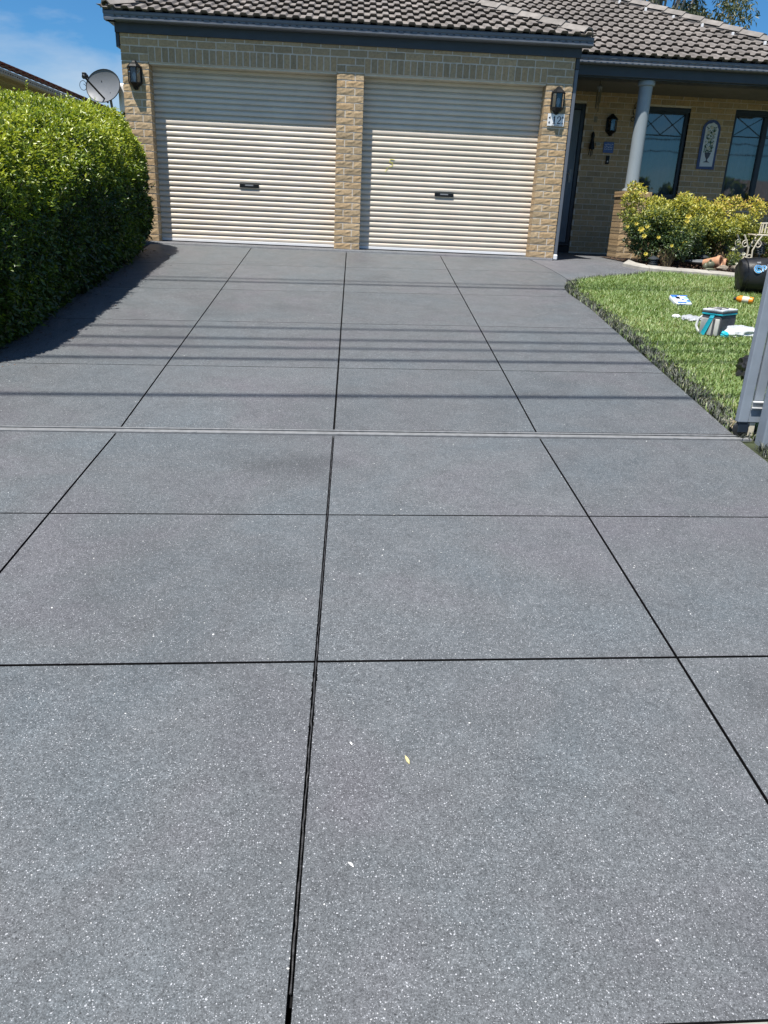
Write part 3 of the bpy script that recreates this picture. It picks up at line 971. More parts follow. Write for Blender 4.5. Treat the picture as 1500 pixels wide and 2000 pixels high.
b = MB(); b.box(3.675, 3.715, PW + .022, PW + .039, 1.10, 1.30); b.tube([(3.695, PW - .005, 1.24), (3.60, PW - .008, 1.24)], .009, 8); b.tube([(3.695, PW + .02, 1.24), (3.695, PW - .008, 1.24)], .009, 8)
b.build('door_handle', M['railplate'], door, smooth=True)
part(MB().box(2.93, 3.83, PW + .005, PW + .10, -.02, .092), 'door_step', M['seal'])

# porch column on its brick pier
PC = (4.245, 1.15)
b = MB().lathe([(.098, .985), (.097, 1.01), (.094, 1.3), (.094, 2.30), (.097, 2.345)], 32, Matrix.Translation((PC[0], PC[1], 0)))
colm = b.build('porch_column', M['col'], house, smooth=True)
MB().lathe([(.100, 2.346), (.118, 2.352), (.122, 2.38), (.118, 2.41)], 32, Matrix.Translation((PC[0], PC[1], 0))).build('capital', M['col'], colm, smooth=True)
MB().lathe([(.130, .952), (.130, .972), (.108, .984)], 32, Matrix.Translation((PC[0], PC[1], 0))).build('base_ring', M['col'], colm, smooth=True)
pr = part(MB().box(4.10, 4.50, .952, 1.37, -.03, .86), 'porch_pier', M['mortar'])
for k in range(10):
    z = k * CO + .005
    segs = [(4.09, .11), (4.21, .29)] if k % 2 else [(4.09, .23), (4.33, .17)]
    for sx, sw in segs: brick(sx, z, sw, BH, .44, pr, .945)
for k in range(2): brick(4.08 + k * .215, .866, .205, .082, .46, pr, .935)
part(MB().box(4.505, 8.0, 1.10, 1.40, -.03, .35), 'porch_dwarf_wall', M['brick'])

# ------------------------------------------------------------------ things fixed on the walls
def lantern(cx, y, z0, label):
    t = thing('wall_lantern', label, 'lantern', (cx, y, z0), 'black coach lanterns on the house')
    T = Matrix.Translation((cx, y, z0))
    hexp = lambda r, depth: [(-r, 0), (-r, -depth * .45), (-r * .5, -depth), (r * .5, -depth), (r, -depth * .45), (r, 0)]
    def ring(z, r, d): return [T @ Vector((px, py, z)) for px, py in hexp(r, d)]
    def loft(levels):
        q = MB(); n = 6
        for z, r, d in levels: q.v += ring(z, r, d)
        for i in range(len(levels) - 1):
            for k in range(n):
                k2 = (k + 1) % n
                q.f.append([i*n + k, i*n + k2, (i+1)*n + k2, (i+1)*n + k])
        q.f.append(list(range(n))[::-1]); q.f.append([(len(levels)-1)*n + k for k in range(n)])
        return q
    loft([(.262, .088, .112), (.275, .088, .112), (.30, .068, .09), (.325, .040, .06), (.342, .026, .045), (.352, .008, .03)]).build('cap', M['black'], t)
    loft([(.02, .012, .03), (.03, .028, .05), (.05, .032, .055), (.078, .070, .09), (.092, .082, .106), (.102, .082, .106)]).build('base', M['black'], t)
    q = MB()
    pts = hexp(.076, .098)
    for px, py in pts[1:5]: q.box(cx + px - .0055, cx + px + .0055, y + py - .0055, y + py + .0055, z0 + .1025, z0 + .2615)
    q.build('frame', M['black'], t)
    q = MB(); q.box(cx - .086, cx + .086, y - .012, y + .004, z0 + .09, z0 + .29); q.build('back_plate', M['black'], t)
    for (p, q2) in zip(pts[:-1], pts[1:]):
        g = MB(); g.add([T @ Vector((p[0], p[1], .103)), T @ Vector((q2[0], q2[1], .103)), T @ Vector((q2[0], q2[1], .261)), T @ Vector((p[0], p[1], .261))], [(0, 1, 2, 3)])
        g.build('pane', M['lglass'], t)
    MB().lathe([(.012, .104), (.014, .135), (.022, .155), (.026, .18), (.018, .205), (.004, .218)], 12, T @ Matrix.Translation((0, -.05, 0))).build('bulb', M['bulb'], t, smooth=True)
    return t
l1 = lantern(-2.735, -.004, 1.805, 'black coach lantern on the left garage pier beside the satellite dish')
dup(l1, Vector((5.445, 0, -.035)), 'black coach lantern on the right garage pier above the number 12')
dup(l1, Vector((4.275 + 2.735, PW + .0, .0)), 'black coach lantern in the porch shade right of the front door')

# street number
t = thing('house_number', 'white house number plaque reading 12 with dark ornament at both sides', 'number plaque', (2.715, -.012, 1.655))
MB().box(2.605, 2.828, -.022, -.009, 1.655, 1.80).build('plate', M['white'], t, bevel=.003)
def ribbon(pts, ws, y=-.0245, th=.002):
    """flat brush stroke of varying width in the x-z plane"""
    q = MB(); L_ = []; R_ = []
    for i, (x, z) in enumerate(pts):
        a = pts[max(i-1, 0)]; c = pts[min(i+1, len(pts)-1)]
        dx, dz = c[0]-a[0], c[1]-a[1]; l = math.hypot(dx, dz) or 1
        nx, nz = -dz/l, dx/l; w = ws[i] / 2
        L_.append((x + nx*w, y, z + nz*w)); R_.append((x - nx*w, y, z - nz*w))
    for i in range(len(pts) - 1):
        q.prism([L_[i], L_[i+1], R_[i+1], R_[i]], (0, th, 0))
    return q
nx0, nz0, nh = 2.675, 1.682, .09
one = ribbon([(nx0 + .004, nz0 + nh - .022), (nx0 + .016, nz0 + nh - .010), (nx0 + .022, nz0 + nh)], [.004, .008, .006])
q2 = ribbon([(nx0 + .020, nz0 + nh), (nx0 + .020, nz0 + .004)], [.014, .014]); q3 = ribbon([(nx0, nz0 + .003), (nx0 + .041, nz0 + .003)], [.006, .006])
for q in (q2, q3): one.f += [[i + len(one.v) for i in f] for f in q.f]; one.v += q.v
one.build('digit', M['navyink'], t)
cx2 = 2.757
two = ribbon([(cx2 - .022, nz0 + .064), (cx2 - .019, nz0 + .078), (cx2 - .008, nz0 + .088), (cx2 + .008, nz0 + .088), (cx2 + .019, nz0 + .078), (cx2 + .020, nz0 + .064), (cx2 + .012, nz0 + .046), (cx2 - .004, nz0 + .028), (cx2 - .021, nz0 + .010)],
             [.012, .010, .006, .007, .011, .014, .013, .008, .005])
q2 = ribbon([(cx2 - .022, nz0 + .005), (cx2 + .006, nz0 + .006), (cx2 + .020, nz0 + .008), (cx2 + .025, nz0 + .020)], [.010, .012, .009, .003])
two.f += [[i + len(two.v) for i in f] for f in q2.f]; two.v += q2.v
two.build('digit', M['navyink'], t)
orn = MB(); rd = random.Random(8)
for xo in (2.630, 2.806):
    for zz in (1.69, 1.755):
        for k in range(9):
            a = rd.uniform(0, 6.28); r_ = rd.uniform(0, .022)
            px, pz = xo + math.cos(a) * r_ * .45, zz + math.sin(a) * r_
            s_ = rd.uniform(.004, .007)
            orn.prism([(px - s_, -.0245, pz), (px, -.0245, pz - s_), (px + s_, -.0245, pz + .3*s_), (px, -.0245, pz + s_)], (0, .002, 0))
for k in range(8):
    px = 2.67 + k * .013; s_ = .005
    orn.prism([(px - s_, -.0245, 1.665), (px + s_, -.0245, 1.663), (px + s_ * .4, -.0245, 1.672)], (0, .002, 0))
orn.build('ornament', M['navyink'], t)

# arched ceramic panel with a painted plant
t = thing('tile_plaque', 'arched blue and white ceramic panel painted with a leafy plant between the windows', 'wall plaque', (5.96, PW - .02, 1.40))
def arch(x0, x1, z0, z1, n=14):
    r = (x1 - x0) / 2; c_ = (x0 + x1) / 2
    return [(x0, z0), (x1, z0)] + [(c_ + r * math.cos(math.pi * k / n), z1 - r + r * math.sin(math.pi * k / n)) for k in range(n + 1)]
MB().prism([(x, PW - .006, z) for x, z in arch(5.81, 6.11, 1.40, 2.145)], (0, -.014, 0)).build('plate', M['blue'], t)
fld = [(x + .006 * math.sin(z * 70), z + .006 * math.cos(x * 80)) for x, z in arch(5.852, 6.068, 1.445, 2.10, 20)]
MB().prism([(x, PW - .0205, z) for x, z in fld], (0, -.002, 0)).build('field', M['panel'], t)
lf = MB(); fl = MB(); rd = random.Random(21)
for k in range(150):
    z = rd.uniform(1.66, 2.06); w = .085 - .02 * math.sin((z - 1.66) * 9); x = 5.96 + rd.uniform(-w, w)
    a = rd.uniform(0, 6.28); L_ = rd.uniform(.012, .024); W_ = L_ * .4
    ca, sa = math.cos(a), math.sin(a)
    pts = [(x - ca*L_, z - sa*L_), (x + sa*W_, z - ca*W_), (x + ca*L_, z + sa*L_), (x - sa*W_, z + ca*W_)]
    lf.prism([(px, PW - .0235, pz) for px, pz in pts], (0, -.001, 0))
for (x, z, r) in ((5.96, 2.03, .028), (5.915, 1.95, .026), (6.0, 1.94, .024), (5.95, 1.84, .022), (5.955, 1.72, .03), (5.90, 1.80, .015), (6.01, 1.79, .015)):
    fl.prism([(x + r * math.cos(a * .785), PW - .025, z + r * math.sin(a * .785)) for a in range(8)], (0, -.001, 0))
lf.build('painted_foliage', M['leafpaint'], t); fl.build('painted_flower', M['flowerpaint'], t)
ur = MB()
ur.prism([(x, PW - .0235, z) for x, z in ((5.905, 1.655), (5.925, 1.59), (5.952, 1.55), (5.945, 1.525), (5.90, 1.505), (6.02, 1.505), (5.975, 1.525), (5.968, 1.55), (5.995, 1.59), (6.015, 1.655))], (0, -.001, 0))
ur.build('painted_urn', M['urnpaint'], t)

# small things by the door
t = thing('wall_sign', 'small square blue enamel sign with white pattern under the porch lantern', 'sign', (4.28, PW - .01, 1.575))
MB().box(4.195, 4.365, PW - .018, PW - .004, 1.575, 1.74).build('plate', M['bluesign'], t, bevel=.003)
b = MB(); rd = random.Random(4)
for row, z in enumerate((1.70, 1.665, 1.63)):
    x = 4.212
    while x < 4.34:
        w = rd.uniform(.012, .022)
        b.add(*(lambda q: (q.v, q.f))(ribbon([(x, z), (x + w * .4, z + rd.uniform(-.012, .012)), (x + w, z + rd.uniform(-.006, .006))], [.005, .008, .004], PW - .0195, .001)))
        x += w + .008
b.build('white_pattern', M['white'], t)
t = thing('doorbell', 'slim black doorbell with a bright button below the blue sign', 'doorbell', (4.29, PW - .01, 1.405))
MB().box(4.262, 4.318, PW - .026, PW - .004, 1.405, 1.53).build('housing', M['black'], t, bevel=.006)
MB().lathe([(.011, 0), (.011, .004), (.006, .007)], 12, Matrix.Translation((4.29, PW - .026, 1.445)) @ Matrix.Rotation(math.pi/2, 4, 'X')).build('button', M['white'], t)
t = thing('intercom_box', 'small cream box on the brick wall left of the blue sign', 'intercom', (4.10, PW - .01, 1.67))
MB().box(4.06, 4.135, PW - .03, PW - .004, 1.67, 1.725).build('housing', M['cream'], t, bevel=.006)
b = MB()
for k in range(4): b.box(4.07 + k*.015, 4.076 + k*.015, PW - .032, PW - .0305, 1.68, 1.715)
b.build('speaker_slot', M['black'], t)
t = thing('hanging_ornament', 'long dark metal ornament hanging on the wall beside the front door', 'ornament', (3.985, PW - .03, 1.50))
b = MB().lathe([(.004, .36), (.02, .34), (.032, .30), (.024, .25), (.034, .19), (.046, .13), (.05, .10), (.02, .095)], 10, Matrix.Translation((3.985, PW - .05, 1.52)))
b.build('bell', M['black'], t, smooth=True)
b = MB()
for dx in (-.03, 0, .025): b.tube([(3.985 + dx, PW - .05, 1.62), (3.98 + dx, PW - .05, 1.50 + abs(dx))], .006, 6)
b.build('chime_rod', M['black'], t)
t = thing('wind_chime', 'pale lantern shaped wind chime hanging from the porch ceiling', 'wind chime', (3.70, 1.6, 1.95))
cz = 2.46
MB().tube([(3.70, 1.6, cz), (3.70, 1.6, cz - .06)], .003, 5).build('hook', M['black'], t)
MB().lathe([(.003, -.05), (.05, -.085), (.042, -.09), (.03, -.13), (.012, -.15)], 8, Matrix.Translation((3.70, 1.6, cz))).build('top', M['greyplate'], t)
b = MB()
for k in range(5):
    a = k * 1.257; x, y = 3.70 + .03 * math.cos(a), 1.6 + .03 * math.sin(a)
    b.tube([(x, y, cz - .10), (x, y, cz - .30 - .03 * k)], .007, 6)
b.build('chime_rod', M['twig'], t)
b = MB(); b.tube([(3.70, 1.6, cz - .13), (3.70, 1.6, cz - .50)], .002, 4); b.box(3.675, 3.725, 1.597, 1.603, cz - .56, cz - .48)
b.build('clapper', M['twig'], t)
t = thing('scroll_bracket', 'black iron scroll bracket with a ring hanging behind the porch column', 'bracket', (4.63, PW - .02, 2.08))
b = MB(); pts = []
for k in range(22):
    a = k * .36; r = .012 + .0035 * k
    pts.append((4.66 + r * math.cos(a), PW - .025, 2.30 + r * math.sin(a)))
b.tube(pts, .006, 6); b.tube([(4.62, PW - .025, 2.26), (4.60, PW - .025, 2.20), (4.63, PW - .025, 2.15), (4.615, PW - .025, 2.12)], .006, 6)
b.build('scroll', M['black'], t)
MB().tube([(4.615 + .03 * math.cos(k * .52), PW - .025, 2.09 + .03 * math.sin(k * .52)) for k in range(12)], .006, 6, closed=True).build('ring', M['black'], t)

# satellite dish and white box on the left flank
t = thing('satellite_dish', 'grey satellite dish on a bracket above the hedge', 'satellite dish', (-3.4, 1.5, 1.6))
dc = Vector((-3.555, 1.5, 2.015)); ax = Vector((-.30, -.92, .22)).normalized()
hz_ = Vector((0, 0, 1)).cross(ax).normalized(); vt_ = ax.cross(hz_)
T = Matrix(((hz_.x, vt_.x * .80, ax.x, dc.x), (hz_.y, vt_.y * .80, ax.y, dc.y), (hz_.z, vt_.z * .80, ax.z, dc.z), (0, 0, 0, 1)))
prof = [(0.0, 0.0)] + [(.275 * k / 8, .055 * (k / 8) ** 2) for k in range(1, 9)] 
q = MB().lathe([(.002, 0)] + prof[1:] + [(.281, .058), (.281, .050), (.20, .02), (.05, -.008), (.002, -.01)], 36, T, cap=False)
q.build('reflector', M['dish'], t, smooth=True)
MB().tube([T @ Vector((.279 * math.cos(k * .196), .279 * math.sin(k * .196), .056)) for k in range(32)], .006, 6, closed=True).build('rim', M['blackplastic'], t)
lnb = Vector((-3.74, 1.18, 2.10)); foot = dc + Vector((.03, -.02, -.20))
MB().tube([foot, lnb + Vector((.01, 0, -.02))], .013, 8).build('arm', M['blackplastic'], t)
q = MB(); q.tube([lnb + Vector((-.01, -.03, -.01)), lnb + Vector((.02, .05, .01))], .03, 10); q.box(lnb.x - .03, lnb.x + .02, lnb.y - .02, lnb.y + .05, lnb.z + .0, lnb.z + .05)
q.build('receiver', M['blackplastic'], t, bevel=.006)
q = MB(); pts = []
for k in range(18): a = k * .45; pts.append(lnb + Vector((-.04 + .045 * math.cos(a) , .02, -.09 + .05 * math.sin(a) - .003 * k)))
q.tube(pts, .004, 5); q.build('cable', M['blackplastic'], t)
q = MB(); q.tube([dc + Vector((.04, .06, -.10)), dc + Vector((.06, .08, -.32)), (-3.40, 1.62, 1.55), (-2.92, 1.65, 1.52)], .019, 8)
q.build('mast', M['greyplate'], t, smooth=True)
q = MB()
for u, v in ((-.06, .10), (.1, -.1), (.12, .12), (-.1, -.12)): q.lathe([(.007, 0), (.007, .006)], 6, T @ Matrix.Translation((u, v, .012)))
q.build('bolt', M['blackplastic'], t)
t = thing('flue_box', 'white rounded box mounted on the left side wall under the lantern height', 'wall box', (-3.15, 1.6, 1.66))
MB().box(-3.37, -2.905, 1.46, 1.80, 1.70, 2.08).build('cover', M['white'], t, bevel=.05, seg=4, smooth=True)
MB().box(-3.34, -2.905, 1.49, 1.77, 1.655, 1.695).build('bottom_vent', M['black'], t, bevel=.01)

# ------------------------------------------------------------------ foliage
def leaf_mesh(name, P, A, Nn, L, W, tone, fold=.25):
    """folded two-triangle leaves. P base points, A axis, Nn face normal (unit), L, W sizes"""
    n = len(P)
    side = np.cross(A, Nn); side /= np.linalg.norm(side, axis=1, keepdims=True) + 1e-9
    Nn = np.cross(side, A)
    L = np.asarray(L)[:, None]; W = np.asarray(W)[:, None]
    mid = P + A * L * .45
    tip = P + A * L - Nn * L * .12
    V = np.stack([P, mid + side * W * .5 + Nn * W * fold, tip, mid - side * W * .5 + Nn * W * fold], 1).reshape(-1, 3)
    i = np.arange(n) * 4
    F = np.concatenate([np.stack([i, i+1, i+2], 1), np.stack([i, i+2, i+3], 1)])
    return np_mesh(name, V, F, np.repeat(tone, 4))
def unit(a): return a / (np.linalg.norm(a, axis=1, keepdims=True) + 1e-9)
def leaf_obj(name, me, m, parent=None, loc=(0, 0, 0), **kw):
    me.materials.append(m)
    off = np.array(loc, dtype=np.float32)
    co = np.empty(len(me.vertices) * 3, dtype=np.float32); me.vertices.foreach_get('co', co)
    me.vertices.foreach_set('co', (co.reshape(-1, 3) - off).ravel()); me.update()
    return link(bpy.data.objects.new(name, me), parent, loc, **kw)

# hedge
HP = np.array([(-2.66, .02), (-2.53, .18), (-2.47, .42), (-2.455, .68), (-2.475, .97), (-2.53, 1.23), (-2.63, 1.45), (-2.83, 1.60), (-3.2, 1.665), (-3.6, 1.69), (-3.95, 1.67), (-4.2, 1.5), (-4.32, 1.1), (-4.35, .5), (-4.33, .02)])
seg = np.linalg.norm(np.diff(HP, axis=0), axis=1); cum = np.concatenate([[0], np.cumsum(seg)]); cum /= cum[-1]
Y0, Y1 = -5.70, -.42
def lump(y, v, x, z):
    n_ = np.empty(len(x))
    for i, p in enumerate(zip(x.tolist(), y.tolist(), z.tolist())):
        q = Vector(p)
        n_[i] = .050 * mnoise.noise(q * 3.1) + .045 * mnoise.noise(q * 6.7 + Vector((5, 1, 2))) + .028 * mnoise.noise(q * 14.0)
    return n_ + 0 * v
    return .022 * np.sin(2.1 * y + 5 * v) + .016 * np.sin(5.3 * y - 13 * v + 1) + .016 * np.sin(11 * y + 27 * v + 2) + .014 * np.sin(19 * y - 41 * v) + .012 * np.sin(31 * y + 63 * v)
def hedge_pts(u, v, inset_):
    y = Y0 + (Y1 - Y0) * u
    x = np.interp(v, cum, HP[:, 0]); h = np.interp(v, cum, HP[:, 1])
    e = np.abs(2 * u - 1)
    k = (1 - np.clip(e, 0, .9995) ** 13) ** (1 / 3.5)
    d = lump(y, v, x, h) - inset_
    cx, ch = -3.4, .75
    dx, dh = x - cx, h - ch
    r = np.sqrt(dx * dx + dh * dh) + 1e-6
    f = k * (1 + d / r)
    X = cx + dx * f; H = np.maximum(ch + dh * f, .02)
    y = y - np.sign(2 * u - 1) * np.clip(inset_, 0, 1) * (e > .9)
    nrm = np.stack([dx / r, np.sign(2*u-1) * np.clip(e ** 13 * 1.5, 0, 1), dh / r], 1)
    return np.stack([X, y, gz_np(y) + H], 1), unit(nrm), H
hedge = thing('hedge', 'tall clipped leafy green hedge along the left edge of the driveway', 'hedge', (-3.4, -3.2, gz(-3.2)))
N = 190000
u = rng.random(N); v = np.clip(rng.random(N) ** 1.0, 0, 1)
extra = rng.random(N) < .22
u = np.where(extra, np.where(rng.random(N) < .6, 1 - .06 * rng.random(N) ** 1.5, .06 * rng.random(N) ** 1.5), u)
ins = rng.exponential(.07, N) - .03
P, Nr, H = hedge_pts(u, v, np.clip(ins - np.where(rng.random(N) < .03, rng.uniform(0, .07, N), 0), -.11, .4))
rnd = unit(rng.normal(size=(N, 3)))
A = unit(Nr * .55 + rnd * .8 + np.array([0, 0, .25]))
Nf = unit(np.array([-.15, -.25, .9]) + Nr * .35 + unit(rng.normal(size=(N, 3))) * .75)
young_lit = np.clip((H - .75) / .60, 0, 1) * np.clip(1 - ins / .14, 0, 1)  # new growth, plus the sunlit hedge top painted into the leaf tone
tone = np.clip((.10 + .08 * (H > .9)) + .20 * rng.random(N) + .72 * young_lit * rng.random(N) ** .5 + .08 * np.sin(P[:, 1] * 2.1 + P[:, 0] * 3), 0, 1)  # lower leaves toned darker to paint in the shade of the side
Ls = rng.uniform(.028, .052, N) * np.where(H < .6, 1.25, 1.0)
gap = np.array([mnoise.noise(Vector(p) * 9.0) + .6 * mnoise.noise(Vector(p) * 4.0) for p in P.tolist()])
kp = (gap > -.42) | (ins > .08)
P, A, Nf, tone, Ls, N = P[kp], A[kp], Nf[kp], np.clip(tone[kp] + .22 * gap[kp], 0, 1), Ls[kp], int(kp.sum())
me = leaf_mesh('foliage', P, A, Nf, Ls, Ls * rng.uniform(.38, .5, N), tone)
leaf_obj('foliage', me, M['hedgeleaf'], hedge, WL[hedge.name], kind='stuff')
# sprigs that have outgrown the clipping
ns = 900
u = rng.random(ns) * .97 + .015; v = rng.uniform(.05, .62, ns)
P0, N0, H0 = hedge_pts(u, v, np.full(ns, .04))
Ps = []; As = []; Ls = []; tn_ = []
stems = MB()
for i in range(ns):
    d = Vector(N0[i]) * .6 + Vector((random.uniform(-.3, .3), random.uniform(-.3, .3), .75)); d.normalize()
    ln = random.uniform(.05, .14)
    if i < 6: ln = random.uniform(.2, .28)
    for k in range(int(ln / .012)):
        q = Vector(P0[i]) + d * (k * .012)
        a = Vector((math.cos(k * 2.4), math.sin(k * 2.4), .5)); a = (a + d * .6).normalized()
        Ps.append(q); As.append(a); Ls.append(random.uniform(.03, .048)); tn_.append(random.uniform(.5, .95) if H0[i] > .9 else random.uniform(.2, .5))
    stems.tube([P0[i], Vector(P0[i]) + d * ln], [.003, .0015], 4, caps=False)
Ps = np.array(Ps); As = np.array(As)
me = leaf_mesh('sprig', Ps, unit(As), unit(rng.normal(size=Ps.shape) * .5 + np.array([0, -.2, 1])), np.array(Ls), np.array(Ls) * .42, np.array(tn_))
leaf_obj('sprig', me, M['hedgeleaf'], hedge, WL[hedge.name], kind='stuff')
stems.build('sprig_stem', M['bark'], hedge, kind='stuff')
# opaque dark core added to stop light leaking through the leaves
uu, vv_ = np.meshgrid(np.linspace(.012, .988, 60), np.linspace(0, 1, 40), indexing='ij')
Pc, _, _ = hedge_pts(uu.ravel(), vv_.ravel(), np.full(uu.size, .24))
q = MB()
Fi = []
for i in range(59):
    for j in range(39): Fi.append([i*40+j, i*40+j+1, (i+1)*40+j+1, (i+1)*40+j])
q.add([tuple(p) for p in Pc], Fi)
q.add([tuple(p) for p in Pc[:40]], [list(range(40))]); q.add([tuple(p) for p in Pc[-40:]], [list(range(40))])
M['inner'] = mat('light_block_dark', (.022, .026, .012), .95, var=.6, vs=25, bump=.8, bs=40)
q.build('light_block_core', M['inner'], hedge)
for k in range(14):
    y = -5.5 + k * .36; x = -2.95 + random.uniform(-.1, .1)
    MB().tube([(x, y, gz(y) - .02), (x + random.uniform(-.1, .2), y + random.uniform(-.15, .15), gz(y) + .6)], [.022, .012], 6).build('stem', M['bark'], hedge)
# leaves dropped at the foot of the hedge
nl = 420
yl = rng.uniform(-5.6, -.5, nl); xl = -2.62 + rng.exponential(.10, nl)
Pl = np.stack([xl, yl, gz_np(yl) + .004], 1)
me = leaf_mesh('leaf_litter', Pl, unit(np.stack([rng.normal(size=nl), rng.normal(size=nl), .08 * rng.random(nl)], 1)), unit(rng.normal(size=(nl, 3)) * .15 + np.array([0, 0, 1])), rng.uniform(.018, .036, nl), rng.uniform(.008, .015, nl), rng.random(nl), .1)
leaf_obj('leaf_litter', me, M['mulch'], None, (-2.6, -3, gz(-3)), kind='stuff', label='small dry leaves fallen along the foot of the hedge')
# soil strip and kerb under the hedge
sheet('hedge_bed', M['soil'], [-4.6, -2.665], [-10, YG, -.0], -.03)

def shrub(name, label, c, clumps, n, Lr, m, cat='shrub', tone_hi=.8, tone_lo=.25, group=None, flowers=0, fmat=None, stems_n=9, fzone=None):
    """leafy shrub: leaves on and in many small clumps; clumps = (dx, dy, h, r)"""
    gz0 = gz(c[1]) + .02
    t = thing(name, label, cat, (c[0], c[1], gz0), group)
    w = np.array([q[3] ** 2 for q in clumps]); w /= w.sum()
    idx = rng.choice(len(clumps), n, p=w)
    C_ = np.array(clumps)[idx]
    d = unit(rng.normal(size=(n, 3)))
    r = C_[:, 3] * (1 - np.clip(rng.exponential(.22, n), 0, .95)) * (1 + .15 * np.sin(d[:, 0] * 7 + idx) * np.sin(d[:, 2] * 9))
    P = np.stack([c[0] + C_[:, 0], c[1] + C_[:, 1], gz0 + C_[:, 2]], 1) + d * r[:, None] * np.array([1, 1, .85])
    P[:, 2] = np.maximum(P[:, 2], gz0 + .03)
    hmax = max(q[2] + q[3] for q in clumps)
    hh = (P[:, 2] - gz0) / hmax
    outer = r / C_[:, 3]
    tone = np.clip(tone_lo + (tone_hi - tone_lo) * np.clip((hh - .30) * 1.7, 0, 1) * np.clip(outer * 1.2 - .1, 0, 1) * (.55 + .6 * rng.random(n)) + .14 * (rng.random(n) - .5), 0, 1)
    A = unit(d * .7 + unit(rng.normal(size=(n, 3))) * .8 + np.array([0, 0, .3]))
    Nf = unit(unit(rng.normal(size=(n, 3))) * .8 + np.array([-.1, -.3, .8]))
    L_ = rng.uniform(Lr[0], Lr[1], n)
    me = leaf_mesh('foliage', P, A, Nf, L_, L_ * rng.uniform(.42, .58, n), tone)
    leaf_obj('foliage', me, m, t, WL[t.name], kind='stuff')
    sb_ = MB()
    for k in range(stems_n):
        q = clumps[k % len(clumps)]
        a = Vector((c[0] + q[0] * .25 + random.uniform(-.06, .06), c[1] + q[1] * .25 + random.uniform(-.06, .06), gz0 - .04))
        e = Vector((c[0] + q[0], c[1] + q[1], gz0 + q[2] + q[3] * .3))
        mid = (a + e) / 2 + Vector((random.uniform(-.05, .05), random.uniform(-.05, .05), .04))
        MB().tube([a, mid, e], [.011, .008, .004], 5).build('stem', M['bark'], t)
    return t
def bloom(parent, p, r, m):
    P = []; A = []; Nf = []; L_ = []
    for ring_, (k, tilt, s_) in enumerate(((7, .25, 1), (6, .7, .8), (4, 1.3, .55))):
        for j in range(k):
            a = j * 6.283 / k + ring_ * .4
            rx, rz = math.cos(a), math.sin(a)
            A.append((rx, -.35 - tilt * .7, rz + .25)); Nf.append((-.3 * rx, -1, .45 - .3 * rz)); P.append((p[0], p[1] - .06, p[2])); L_.append(r * s_ * 1.15)
    P = np.array(P, dtype=float); L_ = np.array(L_)
    me = leaf_mesh('flower', P, unit(np.array(A)), unit(np.array(Nf)), L_, L_ * 1.0, rng.random(len(P)), .2)
    leaf_obj('flower', me, m, parent, WL[parent.name])

def clumps_of(spec): return spec
rd = random.Random(12)
def lumps(w, d, h, n, rmin, rmax, front_low=True):
    out = []
    for k in range(n):
        r = rd.uniform(rmin, rmax)
        x = rd.uniform(-w + r * .6, w - r * .6); y = rd.uniform(-d, d)
        top_ = h * (1 - .25 * abs(x) / w - .25 * max(0, -y) / d) - r
        out.append((x, y, max(rd.uniform(.12, 1) ** .7 * top_, r * .7), r))
    return out
s1 = shrub('rose_bush', 'yellow flowering rose bush at the porch corner against the brick pier', (4.33, .22), lumps(.42, .40, .95, 30, .10, .18) + [(-.38, .1, .78, .10), (-.36, .0, .6, .11), (-.15, .1, .70, .15), (.1, .15, .72, .16), (.3, .1, .70, .15), (-.25, -.1, .45, .15), (.15, -.15, .55, .15), (.38, 0, .8, .11), (-.22, .25, .93, .12), (-.33, .1, .86, .10), (-.30, .2, .98, .08), (-.30, 0, .45, .12), (-.30, -.1, .25, .12)], 13000, (.028, .052), M['roseleaf'], 'rose bush', .86, .16)
for p, r in (((3.98, -.22, .43), .045), ((4.03, -.24, .35), .035), ((4.06, -.22, .47), .03), ((3.83, -.1, .46), .025), ((3.92, -.18, .50), .028), ((4.09, -.24, .12), .03), ((4.24, -.22, .34), .028), ((4.45, -.2, .24), .026)): bloom(s1, p, r, M['petal'])
s2 = shrub('rose_bush', 'tall yellow green rose bush with one large yellow bloom behind the twiggy plant', (4.78, .40), lumps(.46, .40, .95, 28, .10, .18) + [(-.3, 0, .72, .14), (.3, 0, .72, .14), (.2, -.2, .5, .15), (-.05, -.1, .80, .12), (.05, .1, .84, .12)], 11000, (.028, .052), M['roseleaf'], 'rose bush', .84, .20)
for p, r in (((4.68, -.02, .62), .045), ((4.66, -.06, .56), .035), ((4.65, -.12, .29), .035), ((4.58, -.12, .20), .025), ((4.63, -.1, .23), .03)): bloom(s2, p, r, M['petal'])
s3 = shrub('leafy_shrub', 'golden leaved shrub in front of the brick between the two windows', (5.34, .72), lumps(.42, .38, .90, 26, .10, .17) + [(-.3, .0, .75, .13), (.0, -.1, .72, .14), (.18, .1, .86, .09), (-.2, .0, .80, .12), (-.1, -.25, .5, .14), (.2, -.3, .48, .13)], 10000, (.03, .054), M['roseleaf'], 'shrub', .95, .30)
s4 = shrub('leafy_shrub', 'golden leaved shrub below the right hand window near the cream iron chair', (6.08, .95), lumps(.45, .35, .88, 22, .10, .17) + [(.0, -.2, .78, .12), (-.3, -.2, .58, .12), (-.45, 0, .74, .13), (-.25, .1, .84, .13), (0, 0, .84, .13), (-.1, -.2, .6, .15), (-.4, -.2, .5, .14)], 7500, (.028, .05), M['roseleaf'], 'shrub', 1.0, .32)
s5 = shrub('leafy_shrub', 'orange tipped shrub at the right end of the garden bed under the window', (6.9, .95), lumps(.5, .35, .85, 20, .10, .17), 4000, (.028, .05), M['roseleaf'], 'shrub', 1.0, .3)
